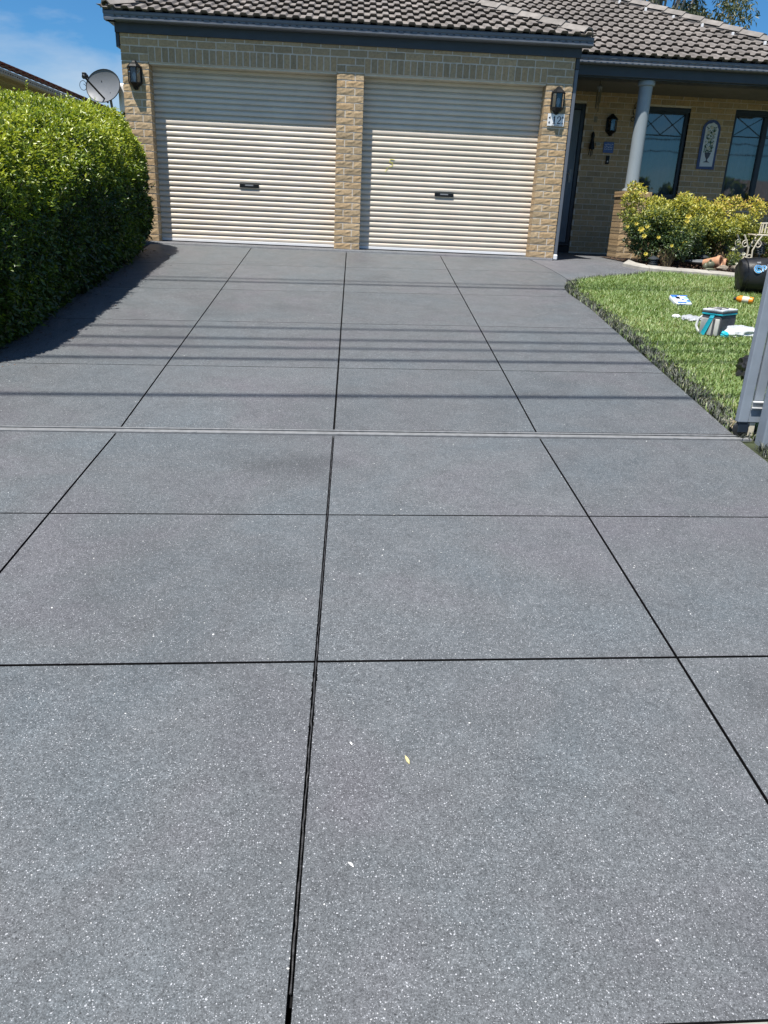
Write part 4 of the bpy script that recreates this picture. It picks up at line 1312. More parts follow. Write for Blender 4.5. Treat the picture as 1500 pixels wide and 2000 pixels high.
s6 = shrub('low_plant', 'small white flowered plant beside the terracotta pots', (5.42, -.12), lumps(.13, .12, .26, 9, .045, .08), 700, (.022, .036), M['roseleaf'], 'plant', .5, .25, stems_n=5)
for p, r in (((5.29, -.25, .235), .026), ((5.46, -.22, .175), .028), ((5.36, -.28, .05), .02), ((5.5, -.28, .04), .02)): bloom(s6, p, r, M['whitepetal'])
# twiggy grey plant
t = thing('twiggy_plant', 'low dry twiggy plant between the rose bushes', 'plant', (4.46, -.16, gz(-.16)))
b = MB(); rd = random.Random(31); Pt = []; 
for k in range(120):
    a = rd.uniform(0, 6.28); l = rd.uniform(.12, .30); sp_ = rd.uniform(.05, .62)
    base = Vector((4.46 + rd.uniform(-.05, .05), -.16 + rd.uniform(-.05, .05), gz(-.16)))
    d = Vector((math.cos(a) * sp_, math.sin(a) * sp_, 1)).normalized()
    m_ = base + d * l * .6 + Vector((rd.uniform(-.02, .02), rd.uniform(-.02, .02), 0)); e = base + d * l
    b.tube([base, m_, e], [.0028, .0022, .0012], 4, caps=False)
    for j in range(3): Pt.append(m_ + (e - m_) * rd.random())
b.build('stem', M['twig'], t)
Pt = np.array(Pt); n = len(Pt)
me = leaf_mesh('foliage', Pt, unit(rng.normal(size=(n, 3)) + np.array([0, 0, .6])), unit(rng.normal(size=(n, 3))), rng.uniform(.012, .026, n), rng.uniform(.006, .01, n), rng.uniform(.1, .5, n))
leaf_obj('foliage', me, M['roseleaf'], t, WL[t.name], kind='stuff')

# ------------------------------------------------------------------ garden bed, edging, lawn
bed = [(3.985, 1.0), (3.96, .1), (3.99, -.2), (4.10, -.36), (4.30, -.47), (4.60, -.53), (4.98, -.62), (5.3, -.74), (5.8, -.93), (6.6, -1.2), (8.0, -1.5), (8.0, 1.5), (4.0, 1.5)]
b = MB(); b.add([(x, y, gz(y) + .012) for x, y in bed], [list(range(len(bed)))])
o = b.build('garden_bed', M['soil'], kind='structure')
bm = bmesh.new(); bm.from_mesh(o.data); bmesh.ops.triangulate(bm, faces=bm.faces[:]); bm.to_mesh(o.data); bm.free()
def in_poly(x, y, poly):
    ins_ = np.zeros(len(x), bool); n = len(poly)
    for i in range(n):
        x0, y0 = poly[i]; x1, y1 = poly[(i+1) % n]
        c_ = ((y0 > y) != (y1 > y)) & (x < (x1 - x0) * (y - y0) / ((y1 - y0) or 1e-9) + x0)
        ins_ ^= c_
    return ins_
# bark mulch
n = 5200
x = rng.uniform(3.95, 7.0, n); y = rng.uniform(-1.2, 1.2, n)
k = in_poly(x, y, bed); x, y = x[k], y[k]; n = len(x)
P = np.stack([x, y, gz_np(y) + .014 + rng.uniform(0, .012, n)], 1)
A = unit(np.stack([rng.normal(size=n), rng.normal(size=n), rng.normal(size=n) * .35], 1))
me = leaf_mesh('mulch', P, A, unit(rng.normal(size=(n, 3)) * .3 + np.array([0, 0, 1])), rng.uniform(.012, .04, n), rng.uniform(.008, .018, n), rng.random(n), .1)
leaf_obj('mulch', me, M['mulch'], None, (5, 0, 0), kind='stuff', label='reddish brown bark mulch over the garden bed')
# concrete edging blocks
edg = thing('garden_edging', 'pale concrete mowing edge curving between the lawn and the garden bed', 'garden edging', (4.8, -.55, gz(-.55)))
ec = [(3.955, -.20), (4.06, -.42), (4.28, -.53), (4.60, -.59), (4.98, -.68), (5.3, -.80), (5.8, -.99), (6.6, -1.26), (8.0, -1.56)]
ei = [(3.975, .02), (4.015, -.25), (4.13, -.38), (4.32, -.465), (4.62, -.525), (5.0, -.615), (5.32, -.735), (5.82, -.925), (6.62, -1.195), (8.0, -1.495)]
def resample(pts, n):
    pts = [Vector((*p, 0)) for p in pts]; d = [0]
    for a, c in zip(pts, pts[1:]): d.append(d[-1] + (c - a).length)
    out = []
    for k in range(n):
        s_ = d[-1] * k / (n - 1)
        for i in range(len(d) - 1):
            if d[i] <= s_ <= d[i+1] + 1e-9:
                out.append(pts[i] + (pts[i+1] - pts[i]) * ((s_ - d[i]) / (d[i+1] - d[i]))); break
    return out
oc = resample([(3.80, -.28), (3.98, -.52), (4.25, -.645), (4.60, -.71), (4.98, -.80), (5.3, -.92), (5.8, -1.11), (6.6, -1.38), (8.0, -1.68)], 56); ic = resample(ei, 56)
for k in range(0, 55, 5):
    q = MB(); g = .004
    idx = list(range(k, min(k + 6, 56)))
    o_ = [oc[i] for i in idx]; i_ = [ic[i] for i in idx]
    poly = [(p.x, p.y) for p in o_] + [(p.x, p.y) for p in i_[::-1]]
    c_ = Vector((sum(p[0] for p in poly) / len(poly), sum(p[1] for p in poly) / len(poly)))
    poly = [tuple(c_ + (Vector(p) - c_) * .988) for p in poly]
    slab('edging_block', poly, M['kerbstone'], edg, .05, .12, .012)

lawn_poly = [(2.64, -6.52), (2.636, -2.9), (2.605, -2.5), (2.58, -2.2), (2.605, -1.89), (2.705, -1.62), (2.80, -1.49), (2.95, -1.32), (3.15, -1.18), (3.4, -1.06), (3.7, -.92), (3.95, -.72), (4.25, -.68), (4.60, -.74), (4.98, -.83), (5.3, -.95), (5.8, -1.14), (6.6, -1.41), (8.0, -1.7), (9.0, -1.8), (9.0, -6.52)]
b = MB(); b.add([(x - (.06 if i < 12 else 0), y + (.05 if 5 < i < 12 else 0), gz(y) - .012) for i, (x, y) in enumerate(lawn_poly)], [list(range(len(lawn_poly)))])
o = b.build('lawn', M['turfbase'], kind='structure')
bm = bmesh.new(); bm.from_mesh(o.data); bmesh.ops.triangulate(bm, faces=bm.faces[:]); bm.to_mesh(o.data); bm.free()
sheet('verge', M['turfbase'], [2.58, 20], [-10.15, YG, -6.53], -.012)

def seg_dist(x, y, pts):
    d = np.full(len(x), 9.)
    for (x0, y0), (x1, y1) in zip(pts, pts[1:]):
        dx, dy = x1 - x0, y1 - y0; l2 = dx*dx + dy*dy
        tt = np.clip(((x - x0) * dx + (y - y0) * dy) / l2, 0, 1)
        d = np.minimum(d, np.hypot(x - x0 - tt * dx, y - y0 - tt * dy))
    return d
def blades(name, x, y, L, W, tone, m, lean=.8, label=None):
    n = len(x)
    P = np.stack([x, y, gz_np(y) - .010], 1)
    a = rng.uniform(0, 6.283, n)
    H_ = np.stack([np.cos(a), np.sin(a), np.zeros(n)], 1)
    ln = rng.uniform(.25, 1.3, n)[:, None] * lean
    d1 = unit(H_ * ln * .6 + np.array([0, 0, 1])); d2 = unit(H_ * ln * 1.7 + np.array([0, 0, .65]))
    side = np.stack([-np.sin(a), np.cos(a), np.zeros(n)], 1)
    L = L[:, None]; W = W[:, None]
    mid = P + d1 * L * .5; tip = mid + d2 * L * .55
    V = np.stack([P - side * W * .5, P + side * W * .5, mid - side * W * .42, mid + side * W * .42, tip], 1).reshape(-1, 3)
    i = np.arange(n) * 5
    F = np.concatenate([np.stack([i, i+1, i+3], 1), np.stack([i, i+3, i+2], 1), np.stack([i+2, i+3, i+4], 1)])
    me = np_mesh(name, V, F, np.repeat(tone, 5))
    return leaf_obj(name, me, m, None, (4, -3, gz(-3)), kind='stuff', label=label)
n = 210000
x = rng.uniform(2.58, 7.5, n); y = rng.uniform(-6.5, -.6, n)
k = in_poly(x, y, lawn_poly); x, y = x[k], y[k]
vis = in_frame(np.stack([x, y, gz_np(y)], 1), .12)
k = vis | (rng.random(len(x)) < .22); x, y = x[k], y[k]
# the grass beside the drive took the grey sealer
ed = seg_dist(x, y, lawn_poly[:12])
sprayw = np.where(y < -3.2, .20, np.where(y < -1.6, .16, .07)) * (1 + .5 * np.sin(y * 9) * np.sin(y * 23 + x * 30))
gk = (ed < sprayw * rng.uniform(.5, 1.15, len(x))) & ~(rng.random(len(x)) < .10)
n = len(x)
patch = .5 + .32 * np.sin(x * 3.1 + 1.2 * np.sin(y * 2.3)) + .25 * np.sin(y * 4.7 + x * 2)
L = rng.uniform(.034, .074, n); W = rng.uniform(.0055, .0105, n)
tone = np.clip(.25 + .22 * patch + .35 * rng.random(n) + (rng.random(n) < .09) * .4, 0, 1)
g2 = ~gk
blades('grass', x[g2], y[g2], L[g2], W[g2], tone[g2], M['grass'], .95, 'coarse green lawn grass')
blades('sprayed_grass', x[gk], y[gk], L[gk] * 1.0, W[gk], rng.random(gk.sum()), M['greygrass'], .9, 'grass stained dark grey along the driveway edge')
n = 9000
x = rng.uniform(2.66, 4.2, n); y = rng.uniform(-8.4, -6.62, n)
sp_ = rng.random(n) < np.clip(1.2 - (x - 2.66) / .28, .0, 1)
L = rng.uniform(.04, .08, n); W = rng.uniform(.004, .008, n)
blades('grass', x[~sp_], y[~sp_], L[~sp_], W[~sp_], np.clip(.55 + .5 * rng.random((~sp_).sum()), 0, 1), M['grass'], .9, 'half dry grass on the verge beside the gate post')
blades('sprayed_grass', x[sp_], y[sp_], L[sp_], W[sp_], rng.random(sp_.sum()), M['greygrass'], .9, 'grey stained grass beside the gate post')
# bare sandy spot by the gate
b = MB(); pts = []
for k in range(14):
    a = k * 6.283 / 14; r = 1 + .25 * math.sin(k * 2.7)
    pts.append((2.715 + .06 * r * math.cos(a), -6.30 + .14 * r * math.sin(a)))
b.add([(x_, y_, gz(y_) + .012) for x_, y_ in pts], [list(range(14))])
M['sand'] = mat('sandy_soil', (.36, .29, .20), .95, var=.3, vs=40, bump=.6, bs=150)
b.build('bare_soil', M['sand'], kind='structure')

# ------------------------------------------------------------------ things in the garden bed
def garden_light(x, y, z, label, s=1.0):
    t = thing('garden_light', label, 'garden light', (x, y, z), 'layered black garden lights')
    T = Matrix.Translation((x, y, z)) @ Matrix.Scale(s, 4)
    MB().lathe([(.02, -.05), (.02, .02)], 12, T).build('stake', M['garlight'], t, smooth=True)
    for k in range(4):
        z_ = .022 + k * .034; r = .088 - .006 * k
        MB().lathe([(.045, z_), (r, z_ + .002), (r, z_ + .010), (r * .78, z_ + .024), (.045, z_ + .026)], 20, T).build('louvre', M['garlight'], t, smooth=True)
    MB().lathe([(.040, .01), (.040, .162)], 14, T).build('diffuser', M['bulb'], t)
    MB().lathe([(.092, .160), (.092, .166), (.06, .185), (.018, .205), (.004, .21)], 20, T).build('cap', M['garlight'], t, smooth=True)
    return t
g1 = garden_light(4.235, -.24, gz(-.24) - .035, 'layered black garden light at the left end of the bed by the path', .88)
dup(g1, Vector((5.09 - 4.235, .12 + .24, .035)), 'layered black garden light in the shade behind the terracotta pots')
dup(g1, Vector((5.93 - 4.235, .2 + .24, .24)), 'layered black garden light raised beside the cream iron chair')
t = thing('flat_rock', 'flat dark slab of rock under the middle garden light', 'rock', (4.98, .1, gz(0)))
MB().blob((4.98, .02, .035), (.17, .12, .035), 2, 3).build('rock_body', M['bowl'], t)
def pot(c, ax, R_, H_, label):
    t = thing('flower_pot', label, 'flower pot', c, 'tipped over terracotta pots')
    T = Matrix.Translation(c) @ Vector(ax).normalized().to_track_quat('Z', 'Y').to_matrix().to_4x4()
    MB().lathe([(.001, 0), (R_ * .62, 0), (R_ * .88, H_ * .78), (R_ * .80, H_ * .80), (R_ * .78, H_), (R_ * .70, H_), (R_ * .55, H_ * .1), (.001, H_ * .1)], 24, T, cap=False).build('body', M['terra'], t, smooth=True)
    MB().lathe([(R_ * .80, H_ * .80), (R_, H_ * .80), (R_ * 1.03, H_ * .88), (R_, H_), (R_ * .79, H_ * 1.003)], 24, T, cap=False).build('rim', M['terra'], t, smooth=True)
    return t
pot((5.02, -.08, .02), (.62, -.62, .14), .088, .24, 'pale terracotta pot lying on its side with the mouth facing the lawn')
pot((5.20, .06, .0), (.65, -.55, .06), .085, .21, 'darker terracotta pot on its side behind the first pot')
t = thing('garden_ornament', 'small olive green glazed frog ornament in front of the pots', 'ornament', (4.98, -.33, gz(-.33)))
MB().blob((5.005, -.33, gz(-.33) + .075), (.062, .055, .055), 2, 5, .08).build('body', M['frog'], t, smooth=True)
q = MB(); q.blob((4.935, -.34, gz(-.33) + .05), (.035, .04, .05), 2, 6, .08); q.blob((5.0, -.37, gz(-.33) + .018), (.085, .035, .018), 2, 7, .05); q.build('leg', M['frog'], t, smooth=True)
MB().blob((4.99, -.35, gz(-.33) + .135), (.018, .018, .018), 1, 2, .02).build('eye', M['frog'], t, smooth=True)
for (x, y, r, lab) in ((5.16, -.40, (.085, .05, .035), 'long flat brown stone on the edging before the pots'), (5.33, -.42, (.07, .06, .05), 'rounded brown stone right of the pots'), (5.42, -.50, (.05, .045, .04), 'small pale stone at the right end of the stone row')):
    q = MB().blob((x, y, gz(y) + .03 + r[2] * .6), r, 2, int(x * 100), .2)
    o = q.build('garden_stone', M['stone'], None, label=lab, cat='stone', group='stones along the bed edge')
t = thing('ceramic_bowl', 'wide grey ceramic bowl standing behind the white flowered plant', 'bowl', (5.66, .45, gz(.45)))
MB().lathe([(.05, .0), (.06, .02), (.05, .05), (.09, .10), (.14, .17), (.155, .24), (.145, .24), (.12, .17), (.06, .12), (.002, .11)], 24, Matrix.Translation((5.66, .45, 0))).build('body', M['bowl'], t, smooth=True)
MB().lathe([(.146, .237), (.158, .237), (.16, .248), (.146, .248)], 24, Matrix.Translation((5.66, .45, 0))).build('rim', M['bowl'], t, smooth=True)

# cream wrought-iron chair
t = thing('iron_chair', 'cream wrought iron garden chair with scrolled legs at the back of the bed', 'chair', (5.72, .12, gz(.1)))
def scroll(c, r0, turns, a0, n=18, flip=1):
    return [(c[0] + flip * (r0 * (1 - .75 * k / n)) * math.cos(a0 + turns * 6.283 * k / n), c[1], c[2] + (r0 * (1 - .75 * k / n)) * math.sin(a0 + turns * 6.283 * k / n)) for k in range(n + 1)]
zb = gz(.1)
for (xo, fl, yy) in ((5.60, 1, .0), (5.78, -1, .0), (5.66, 1, .34), (5.88, -1, .34)):
    q = MB()
    q.tube([(xo - .04 * fl, yy, .42), (xo + .01 * fl, yy, .34), (xo + .06 * fl, yy, .22), (xo + .05 * fl, yy, .10), (xo + .0 * fl, yy, zb)], .011, 7)
    q.tube(scroll((xo + .0 * fl, yy, .30), .055, 1.3, 1.2, 18, fl), .008, 6)
    q.tube(scroll((xo + .085 * fl, yy, .13), .05, 1.3, 3.4, 18, fl), .008, 6)
    q.build('leg', M['cream'], t, smooth=True)
q = MB(); q.tube([(5.74, 0, .425), (6.14, 0, .425), (6.18, .34, .425), (5.78, .34, .425)], .011, 7, closed=True); q.build('seat_frame', M['cream'], t, smooth=True)
for k in range(7):
    x = 5.79 + k * .050
    MB().box(x, x + .03, .01, .335, .426, .438).build('seat_slat', M['cream'], t)
q = MB()
for k in range(6):
    x = 5.96 + k * .045
    q.box(x, x + .018, .33, .345, .45, .58)
q.tube([(5.94, .338, .44), (5.94, .338, .58), (6.24, .338, .60), (6.24, .338, .44)], .011, 7)
q.build('backrest', M['cream'], t)

# ------------------------------------------------------------------ things on the lawn
def place(cx, cy_, rot, dz=0.0): return Matrix.Translation((cx, cy_, gz(cy_) + dz)) @ Matrix.Rotation(-math.atan(KA), 4, 'X').inverted() @ Matrix.Rotation(rot, 4, 'Z')
# cooler bag
cb = thing('cooler_bag', 'grey insulated cooler bag with cyan strap standing on the lawn', 'cooler bag', (3.62, -3.66, gz(-3.66)))
dx = Vector((3.608 - 3.397, -3.867 + 3.914, 0)); ang = math.atan2(dx.y, dx.x)
T = Matrix.Translation((3.40, -3.91, gz(-3.91) + .02)) @ Matrix.Rotation(ang, 4, 'Z') @ Matrix.Shear('XY', 4, (.0, KA)) 
T = Matrix.Translation((3.440, -3.835, gz(-3.92) + .008)) @ Matrix.Rotation(math.radians(-50), 4, 'Z')
bw, bd, bh = .195, .31, .195
def tb(): return MB(T)
tb().box(0, bw, 0, bd, 0, bh).build('body', M['darkfab'], cb, bevel=.015, seg=3, smooth=True)
tb().box(.006, bw - .006, -.024, -.0005, .010, bh - .030).build('front_pocket', M['greyfab'], cb, bevel=.010, seg=2, smooth=True)
tb().box(-.004, bw + .004, -.006, bd + .004, bh + .001, bh + .018).build('zip_band', M['cyan'], cb, bevel=.004)
tb().box(-.005, bw + .005, -.008, bd + .006, bh + .019, bh + .034).build('lid_edge', M['darkfab'], cb, bevel=.006, seg=2)
lid = tb().box(-.003, bw + .003, -.006, bd + .004, bh + .0345, bh + .052).build('lid', M['whitebag'], cb, bevel=.008, seg=2, smooth=True)
tb().box(.03, bw - .05, .04, bd * .52, bh + .0525, bh + .058).build('lid_panel', M['greyfab'], lid, bevel=.002)
tb().box(.04, bw - .04, bd * .60, bd * .64, bh + .0525, bh + .062).build('zip_pull', M['darkfab'], lid, bevel=.002)
q = tb()
q.prism([(.085, -.024, bh - .03), (.125, -.024, bh - .03), (.075, -.040, .01), (.03, -.040, .01)], (0, -.006, 0))
q.prism([(.085, -.001, bh - .005), (.125, -.001, bh - .005), (.125, -.024, bh - .029), (.085, -.024, bh - .029)], (0, -.004, .004))
q.build('strap', M['cyan'], cb)
tb().box(.130, .150, -.030, -.023, .01, bh - .03).build('strap_shadow_strip', M['darkfab'], cb)  # dark strip painting in the strap's shadow on the pocket
q = tb(); q.tube([(-.006, .05, bh - .02), (-.045, .045, bh * .75), (-.06, .04, bh * .4), (-.035, .04, .03), (-.004, .05, .015)], .013, 7); q.build('side_handle', M['whitebag'], cb, smooth=True)
q = tb(); q.tube([(.02, .03, bh + .053), (.02, .06, bh + .06), (.15, .06, bh + .062), (.15, .03, bh + .053)], .004, 5); q.build('carry_loop', M['darkfab'], cb)
# green-grey cloth cap beside it
def crumple(name, label, cat, c, r, m, seed, amp=.25, zsq=1.0, extra=None):
    bm = bmesh.new(); bmesh.ops.create_icosphere(bm, subdivisions=4, radius=1)
    rd_ = np.random.default_rng(seed)
    co = np.array([v.co[:] for v in bm.verts]); d = np.zeros(len(co))
    for k in range(16):
        w_ = rd_.normal(size=3) * rd_.uniform(1.5, 5.5); d += np.abs(np.sin(co @ w_ + rd_.uniform(0, 6))) / (1 + k * .25) * .25
    co = co * (1 + amp * (d - d.mean()))[:, None] * np.array(r)
    co[:, 2] = np.maximum(co[:, 2], -r[2] * .45)
    if extra is not None: co = extra(co)
    fs = [[v.index for v in f.verts] for f in bm.faces]; bm.free()
    q = MB(); z0 = gz(c[1]) + r[2] * .45 + .015
    sl = KA
    q.add([(c[0] + p[0], c[1] + p[1], z0 + p[2] + sl * p[1]) for p in co], fs)
    return q.build(name, m, None, label=label, cat=cat, smooth=True)
crumple('plastic_bag', 'crumpled white plastic bag lying right of the cooler bag', 'plastic bag', (3.80, -3.86), (.20, .085, .060), M['whitebag'], 4, .85)
crumple('rag', 'small teal rag bunched at the foot of the cooler bag', 'rag', (3.635, -3.93), (.05, .045, .035), M['cyan'], 9, .5)
crumple('grey_bag', 'flattened grey plastic bag left of the cooler bag', 'plastic bag', (3.56, -3.32), (.10, .085, .030), M['greybag'], 14, .5)
crumple('tissue', 'small white crumpled tissue at the tip of the grey bag', 'tissue', (3.44, -3.24), (.045, .03, .022), M['whitebag'], 15, .5)
crumple('bin_bag', 'black plastic bag lying on the lawn behind the gate', 'plastic bag', (3.34, -5.22), (.13, .22, .12), M['blackplastic'], 22, .5)
# wipes pack
t = thing('wipes_pack', 'blue and white soft pack of wipes lying on the lawn', 'pack', (3.73, -2.55, gz(-2.55)))
T = Matrix.Translation((3.735, -2.56, gz(-2.56) + .012)) @ Matrix.Rotation(.15, 4, 'Z') @ Matrix.Rotation(.38, 4, 'X')
q = MB(T); q.box(-.095, .095, -.10, .10, 0, .055); q.build('pouch', M['wrap'], t, bevel=.018, seg=3, smooth=True)
q = MB(T)
for (x, y, w, h) in ((-.09, .045, .07, .09), (.05, -.06, .035, .08), (-.035, .075, .05, .03), (.02, .07, .09, .035), (-.08, -.09, .06, .06), (-.02, -.09, .045, .05), (.0, -.02, .03, .05)):
    q.box(x, x + w, y, y + h * .5, .0553, .0565)
q.box(-.07, .02, -.1015, -.1003, .008, .046)
q.build('blue_print', M['wrapblue'], t)
q = MB(T)
for (x, y, w, h) in ((.04, .0, .05, .05), (.03, -.08, .05, .04), (-.09, .02, .03, .04)): q.box(x, x + w, y, y + h, .0553, .0562)
q.build('light_print', M['wraplight'], t)
MB(T).box(-.055, -.005, .005, .05, .0567, .060).build('flap', M['black'], t, bevel=.002)
# orange bottle
t = thing('orange_bottle', 'orange plastic bottle with dark cap lying on the lawn', 'bottle', (4.56, -2.42, gz(-2.42)))
T = Matrix.Translation((4.47, -2.36, gz(-2.36) + .05)) @ Vector((.13, -.10, -.008)).normalized().to_track_quat('Z', 'Y').to_matrix().to_4x4()
MB().lathe([(.020, 0), (.028, .012), (.038, .03), (.038, .165), (.034, .178), (.0, .18)], 20, T).build('body', M['orange'], t, smooth=True)
MB().lathe([(.0385, .065), (.0385, .135)], 20, T, cap=False).build('label', M['cream'], t, smooth=True)
MB().lathe([(.0, -.03), (.018, -.03), (.019, -.001), (.0, -.001)], 16, T).build('cap', M['seal'], t, smooth=True)
# black round bag with the blue logo
bb = thing('black_bag', 'large round black bag with a blue and white logo on the lawn', 'bag', (5.08, -1.55, gz(-1.55)))
T = Matrix.Translation((5.00, -1.74, gz(-1.74) + .200)) @ Vector((.97, -.16, .06)).normalized().to_track_quat('Z', 'Y').to_matrix().to_4x4()
q = MB()
prof = [(.002, -.26), (.11, -.258), (.178, -.235), (.205, -.18), (.212, -.05), (.212, .10), (.205, .22), (.16, .27), (.002, .28)]
q.lathe(prof, 36, T, cap=False)
rdn = np.random.default_rng(2)
for i, v_ in enumerate(q.v):
    q.v[i] = v_ + (v_ - T.translation) * (.035 * math.sin(v_.x * 21 + v_.z * 17) + .03 * math.sin(v_.y * 27 - v_.z * 23))
q.build('body', M['blackplastic'], bb, smooth=True)
q = MB(); q.tube([T @ Vector((.206 * math.cos(a), .206 * math.sin(a), -.19)) for a in np.linspace(0, 6.283, 28)[:-1]], .008, 6, closed=True); q.build('rim_seam', M['blackplastic'], bb)
# logo on the near upper side: a white and blue swirl and the letters "pl"
axv = (T.to_3x3() @ Vector((0, 0, 1))).normalized()
e1 = (Vector((-.30, -.85, .42)) - axv * Vector((-.30, -.85, .42)).dot(axv)).normalized(); e2 = axv.cross(e1) * -1
if e2.z < 0: e2 = -e2
def on_bag(u, v, lift=.004):
    th = v / .21
    base = T.translation + axv * (u - .085)
    q_ = (e1 * math.cos(th) + e2 * math.sin(th)) * .21
    p = base + q_
    k_ = 1 + .035 * math.sin(p.x * 21 + p.z * 17) + .03 * math.sin(p.y * 27 - p.z * 23)
    return T.translation + (p - T.translation) * k_ + q_.normalized() * (lift + .006)
def decal(name, strokes, m, lift):
    q = MB()
    for pts, w in strokes:
        L_ = []; R_ = []
        for i, (x, z) in enumerate(pts):
            a = pts[max(i-1, 0)]; c = pts[min(i+1, len(pts)-1)]; ddx, ddz = c[0]-a[0], c[1]-a[1]; l = math.hypot(ddx, ddz) or 1
            L_.append(on_bag(x - ddz/l*w/2, z + ddx/l*w/2, lift)); R_.append(on_bag(x + ddz/l*w/2, z - ddx/l*w/2, lift))
        n = len(pts)
        q.add(L_ + R_, [[i, i+1, n+i+1, n+i] for i in range(n-1)])
    q.build(name, m, bb)
arc = lambda r, a0, a1, n=16, cx=0, cz=0: [(cx + r * math.cos(a0 + (a1 - a0) * k / n), cz + r * math.sin(a0 + (a1 - a0) * k / n)) for k in range(n + 1)]
decal('logo_backing', [(arc(.040, .3, 5.6), .024), ([(.05, -.03), (.05, .045)], .022), (arc(.020, -1.5, 1.6, 8, .065, .015), .022), ([(.11, -.015), (.115, .05)], .022), ([(.145, -.01), (.155, .055)], .022)], M['logow'], .004)
decal('logo', [(arc(.040, .4, 5.4), .013), (arc(.018, .4, 5.8), .009), ([(.05, -.03), (.05, .04)], .012), (arc(.020, -1.5, 1.6, 8, .062, .018), .011), ([(.11, -.01), (.115, .045)], .012), ([(.145, -.005), (.155, .05)], .012)], M['logo'], .007)
decal('care_label', [([(-.01, .085), (.035, .085)], .03)], M['greyplate'], .004)
q = MB(); q.blob((5.10, -1.97, gz(-2.03) + .12), (.10, .05, .10), 3, 5, .3); q.build('side_flap', M['blackplastic'], bb, smooth=True)
# dry leaves lying about
def dry(p, a, L_, W_, m, label, tilt=.15):
    q = MB(Matrix.Translation((p[0], p[1], gz(p[1]) + .004)) @ Matrix.Rotation(a, 4, 'Z') @ Matrix.Rotation(math.atan(KB), 4, 'X'))
    pts = [(0, -L_ / 2, 0), (W_ / 2, -L_ * .15, .003), (W_ * .42, L_ * .2, .004), (0, L_ / 2, L_ * tilt), (-W_ * .42, L_ * .2, .004), (-W_ / 2, -L_ * .15, .003)]
    q.add(pts + [(0, 0, .001)], [(0, 1, 6), (1, 2, 6), (2, 3, 6), (3, 4, 6), (4, 5, 6), (5, 0, 6)])
    q.build('dry_leaf', m, None, label=label, cat='leaf', group='fallen leaves')
dry((.288, -9.423), .35, .034, .010, M['dryleaf'], 'straw coloured narrow leaf on the driveway right of the middle joint')
dry((.125, -9.785), .9, .020, .007, M['white'], 'tiny white leaf scrap on the nearest driveway panel')
dry((.123, -9.357), .6, .014, .006, M['white'], 'tiny white leaf scrap left of the straw coloured leaf')
dry((-2.255, -.85), 1.3, .06, .02, M['dryleaf'], 'pale leaf lying in the hedge shadow near the garage')
dry((3.20, -1.60), 1.0, .07, .035, M['redleaf'], 'orange brown dry leaf at the far left corner of the lawn')
dry((4.0, -1.75), .4, .06, .03, M['redleaf'], 'orange brown dry leaf on the far lawn left of the black bag')
dry((2.69, -6.24), .5, .05, .03, M['white'], 'white scrap on the bare soil by the gate')

# ------------------------------------------------------------------ sliding gate and post
gt_ = thing('sliding_gate', 'blue grey metal sliding gate with vertical slats pushed open to the right', 'gate', (3.8, -6.42, gz(-6.42)))
yb0, yb1 = -6.475, -6.425
zb = gz(-6.45)
MB().box(2.618, 2.684, yb0, yb1, zb + .10, .46).build('stile', M['rail'], gt_, bevel=.006, seg=2)
x = 2.674
sl_me = MB().box(0, .060, .018, .046, zb + .2, .43).mesh('slat', (0, 0, 0), .004, 1); sl_me.materials.append(M['rail'])
x = 2.706
while x < 5.6:
    link(bpy.data.objects.new('slat', sl_me), gt_, (x, yb0, 0)); x += .083
MB().box(2.6845, 5.7, yb0 + .006, yb1 - .006, zb + .10, zb + .198).build('bottom_rail', M['rail'], gt_, bevel=.004)
MB().box(2.6845, 5.7, yb0 + .002, yb1 - .002, .43, .46).build('top_rail', M['rail'], gt_, bevel=.004)
MB().box(2.685, 2.76, yb0 - .004, yb0 + .004, zb + .185, zb + .235).build('corner_plate', M['railplate'], gt_, bevel=.002)
q = MB(); q.box(2.685, 2.765, yb0 - .016, yb0 + .0035, zb + .2355, zb + .242); q.box(2.685, 2.765, yb0 - .013, yb0 + .0035, zb + .198, zb + .203); q.build('corner_flange', M['white'], gt_)  # white puts the sun caught on the flange edges into their colour
MB().lathe([(.045, -.014), (.05, -.01), (.04, 0), (.05, .01), (.045, .014)], 20, Matrix.Translation((2.655, -6.45, zb + .05)) @ Matrix.Rotation(math.pi/2, 4, 'X')).build('wheel', M['blackplastic'], gt_, smooth=True)
MB().box(2.630, 2.70, -6.468, -6.43, zb + .03, zb + .098).build('wheel_housing', M['frame'], gt_, bevel=.004)
MB().box(2.705, 2.745, -6.46, -6.43, zb + .005, zb + .098).build('stop_block', M['cream'], gt_, bevel=.004)
fp = thing('gate_post', 'blue grey square steel post in front of the sliding gate', 'post', (2.74, -6.57, gz(-6.57)))
MB().box(2.728, 2.828, -6.62, -6.52, gz(-6.57) - .02, .50).build('shaft', M['rail'], fp, bevel=.008, seg=2)
MB().box(2.722, 2.834, -6.626, -6.514, .5005, .515).build('cap', M['rail'], fp, bevel=.004)

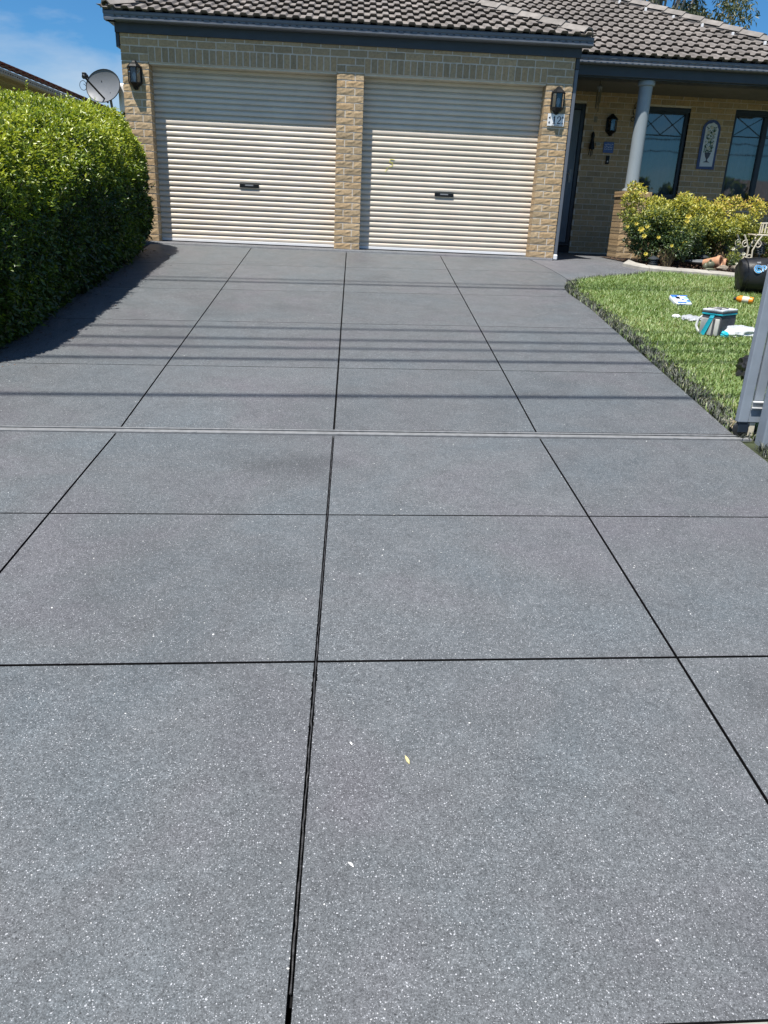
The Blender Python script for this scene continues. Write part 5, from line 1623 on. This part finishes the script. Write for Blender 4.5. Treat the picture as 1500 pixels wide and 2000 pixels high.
# ------------------------------------------------------------------ neighbour, trees, wires
nb = thing('neighbour_house', 'cream neighbouring house with terracotta tiled roof beyond the hedge', 'house', (-10, 8, 0))
MB().box(-14, -6.42, 1.0, 16.0, -.3, 2.42).build('wall', M['nwall'], nb)
q = MB(); q.prism([(x, 0.4, z) for x, z in ((-6.15, 2.40), (-6.0, 2.40), (-5.985, 2.43), (-5.985, 2.51), (-6.0, 2.52), (-6.15, 2.52))], (0, 15.8, 0)); q.build('gutter', M['ngutter'], nb)
MB().box(-6.40, -6.16, .5, 16.1, 2.36, 2.42).build('eave_lining', M['nwall'], nb)
q = MB()
q.add([(-6.0, .4, 2.53), (-6.0, 16.2, 2.53), (-9.6, 12.6, 2.53 + 3.6 * .355), (-9.6, 4.0, 2.53 + 3.6 * .355)], [(0, 1, 2, 3)])
q.add([(-6.0, .4, 2.53), (-9.6, 4.0, 2.53 + 3.6 * .355), (-13.2, .4, 2.53)], [(0, 1, 2)])
nr = q.build('roof', M['ntile'], nb)
q = MB()
ln = Vector((-3.6, 0, 3.6 * .355)).normalized(); nn = Vector((ln.z, 0, -ln.x))
for r in range(10):
    for k in range(52):
        y = .5 + k * .30; s_ = r * .34
        if y < .4 + s_ or y > 16.0 - s_: continue
        p = Vector((-6.0, y, 2.535)) + ln * s_
        for (h0, yy0, yy1) in ((.045, 0, .16), (.015, .16, .295)):
            a = p + nn * (h0 + .02) + Vector((0, yy0, 0)); c = p + nn * (h0 + .02) + Vector((0, yy1, 0))
            a2 = a + ln * .36 - nn * .02; c2 = c + ln * .36 - nn * .02
            q.add([a, c, c2, a2, a - nn * .045, c - nn * .045], [(0, 1, 2, 3), (4, 5, 1, 0)])
q.build('tile', M['ntile'], nr, kind='stuff')
q = MB()
for k in range(90): q.box(-5.983, -5.979, 1.0 + k * .1, 1.03 + k * .1, 2.46, 2.475)
q.build('overflow_slot', M['slot'], nb, kind='stuff')

def tree(name, label, base, h, cr, n_cl, n_leaf, m, bark, L_, droop=0., group=None, seed=1, cat='tree', lo=.45):
    rd_ = random.Random(seed); g = np.random.default_rng(seed)
    t = thing(name, label, cat, base, group)
    B = Vector(base); top_ = B + Vector((0, 0, h))
    q = MB(); q.tube([B - Vector((0, 0, .2)), B + Vector((.1, .05, h * .35)), B + Vector((-.05, .1, h * .7)), B + Vector((0, 0, h * .93))], [h * .028, h * .021, h * .013, h * .004], 9)
    cl = []
    lb = MB()
    for k in range(n_cl):
        a = rd_.uniform(0, 6.283); rr = cr * math.sqrt(rd_.uniform(.05, 1)); zz = h * (lo + (1 - lo) * rd_.random() ** .9)
        rr *= math.sin(math.pi * min(.98, max(.12, (zz / h - lo + .12) / (1.1 - lo)))) ** .6
        c = B + Vector((rr * math.cos(a), rr * math.sin(a), zz)); r_ = cr * rd_.uniform(.16, .30)
        cl.append((*c, r_))
        s_ = B + Vector((0, 0, max(h * .25, zz * rd_.uniform(.45, .75))))
        lb.tube([s_, (s_ + c) / 2 + Vector((0, 0, -.04 * h)), c], [h * .009, h * .006, h * .002], 5)
    q.build('trunk', bark, t, smooth=True); lb.build('limb', bark, t)
    C_ = np.array(cl)[g.integers(0, n_cl, n_leaf)]
    d = unit(g.normal(size=(n_leaf, 3))); r = C_[:, 3] * g.random(n_leaf) ** .45
    P = C_[:, :3] + d * r[:, None] * np.array([1, 1, .75])
    A = unit(unit(g.normal(size=(n_leaf, 3))) + np.array([0, 0, -droop]))
    l = g.uniform(.7, 1.3, n_leaf) * L_
    me = leaf_mesh('crown', P, A, unit(g.normal(size=(n_leaf, 3)) + np.array([0, 0, .4])), l, l * (.3 if droop else .6), np.clip(g.normal(.5, .22, n_leaf), 0, 1))
    leaf_obj('crown', me, m, t, WL[t.name], kind='stuff')
    return t
tree('gum_tree', 'olive leaved gum tree rising behind the main roof', (9.4, 16.5, 0), 8.9, 2.75, 46, 17000, M['eucleaf'], M['eucbark'], .15, .9, None, 5, 'tree', .42)
# the other side of the street, seen only in the window glass
zs = gz(-12)
for k, (x, y, h) in enumerate(((15.6, -29, 3.9), (18.2, -31, 3.5), (21.2, -30, 4.3))):
    tree('street_tree', ('tallest', 'small', 'slender')[k] + ' leafy tree across the street, seen only in the windows', (x, y, zs), h, h * .36, 24, 3500, M['hedgeleaf'], M['bark'], .22, 0, 'trees across the street', 20 + k, lo=.3)
oh = thing('opposite_house', 'low brick house with a gabled roof across the street', 'house', (30, -38, zs))
MB().box(24, 40, -44, -34, zs, zs + 2.7).build('wall', M['nwall'], oh)
MB().prism([(23.5, y, z) for y, z in ((-44.6, zs + 2.72), (-33.4, zs + 2.72), (-39, zs + 4.6))], (17, 0, 0)).build('roof', M['tile'], oh)
MB().box(30, 32.5, -33.995, -33.9, zs + .9, zs + 2.1).build('window', M['frame'], oh, bevel=.02)
# power lines above the front yard: their shadows cross the drive
sk = .085
def wire(ys, h, r):
    zg = gz(ys); yw = ys - (h - zg) / 3.05; xw = -.70 * (h - zg) / 3.05
    pts = []
    for k in range(41):
        x = -24 + 48 * k / 40
        pts.append((x, yw + sk * (x - xw), h + .0008 * x * x))
    MB().tube(pts, r, 6).build('power_line', M['wire'], None, label='black overhead power line crossing high above the front yard', cat='power line', group='power lines above the front yard')
wire(-5.93, 7.6, .027); wire(-5.08, 8.2, .026); wire(-4.76, 9.4, .022); wire(-4.50, 10.0, .025); wire(-4.14, 9.6, .022); wire(-2.20, 9.5, .027); wire(-2.02, 10.5, .018)
for k, (y, z) in enumerate(((-30, 4.0), (-30, 4.6), (-30.4, 6.4))):
    MB().tube([(-40, y, zs + z + 1.3), (60, y - 3, zs + z + 1.6)], .03, 5).build('power_line', M['wire'], None, label='overhead power line along the far side of the street', cat='power line', group='power lines across the street')
def pole(x, y, label):
    t = thing('power_pole', label, 'power pole', (x, y, gz(y)), 'street power poles')
    MB().lathe([(.16, 0), (.11, 9.9)], 10, Matrix.Translation((x, y, gz(y)))).build('shaft', M['timber'], t, smooth=True)
    MB().box(x - .06, x + .06, y - 1.3, y + 3.4, 7.5, 7.64).build('crossarm', M['timber'], t)
    return t
p1 = pole(-24.2, -10.2, 'timber power pole left of the front yard outside the picture')
dup(p1, Vector((48.4, 3.0, gz(-7.2) - gz(-10.2))), 'timber power pole right of the front yard outside the picture')
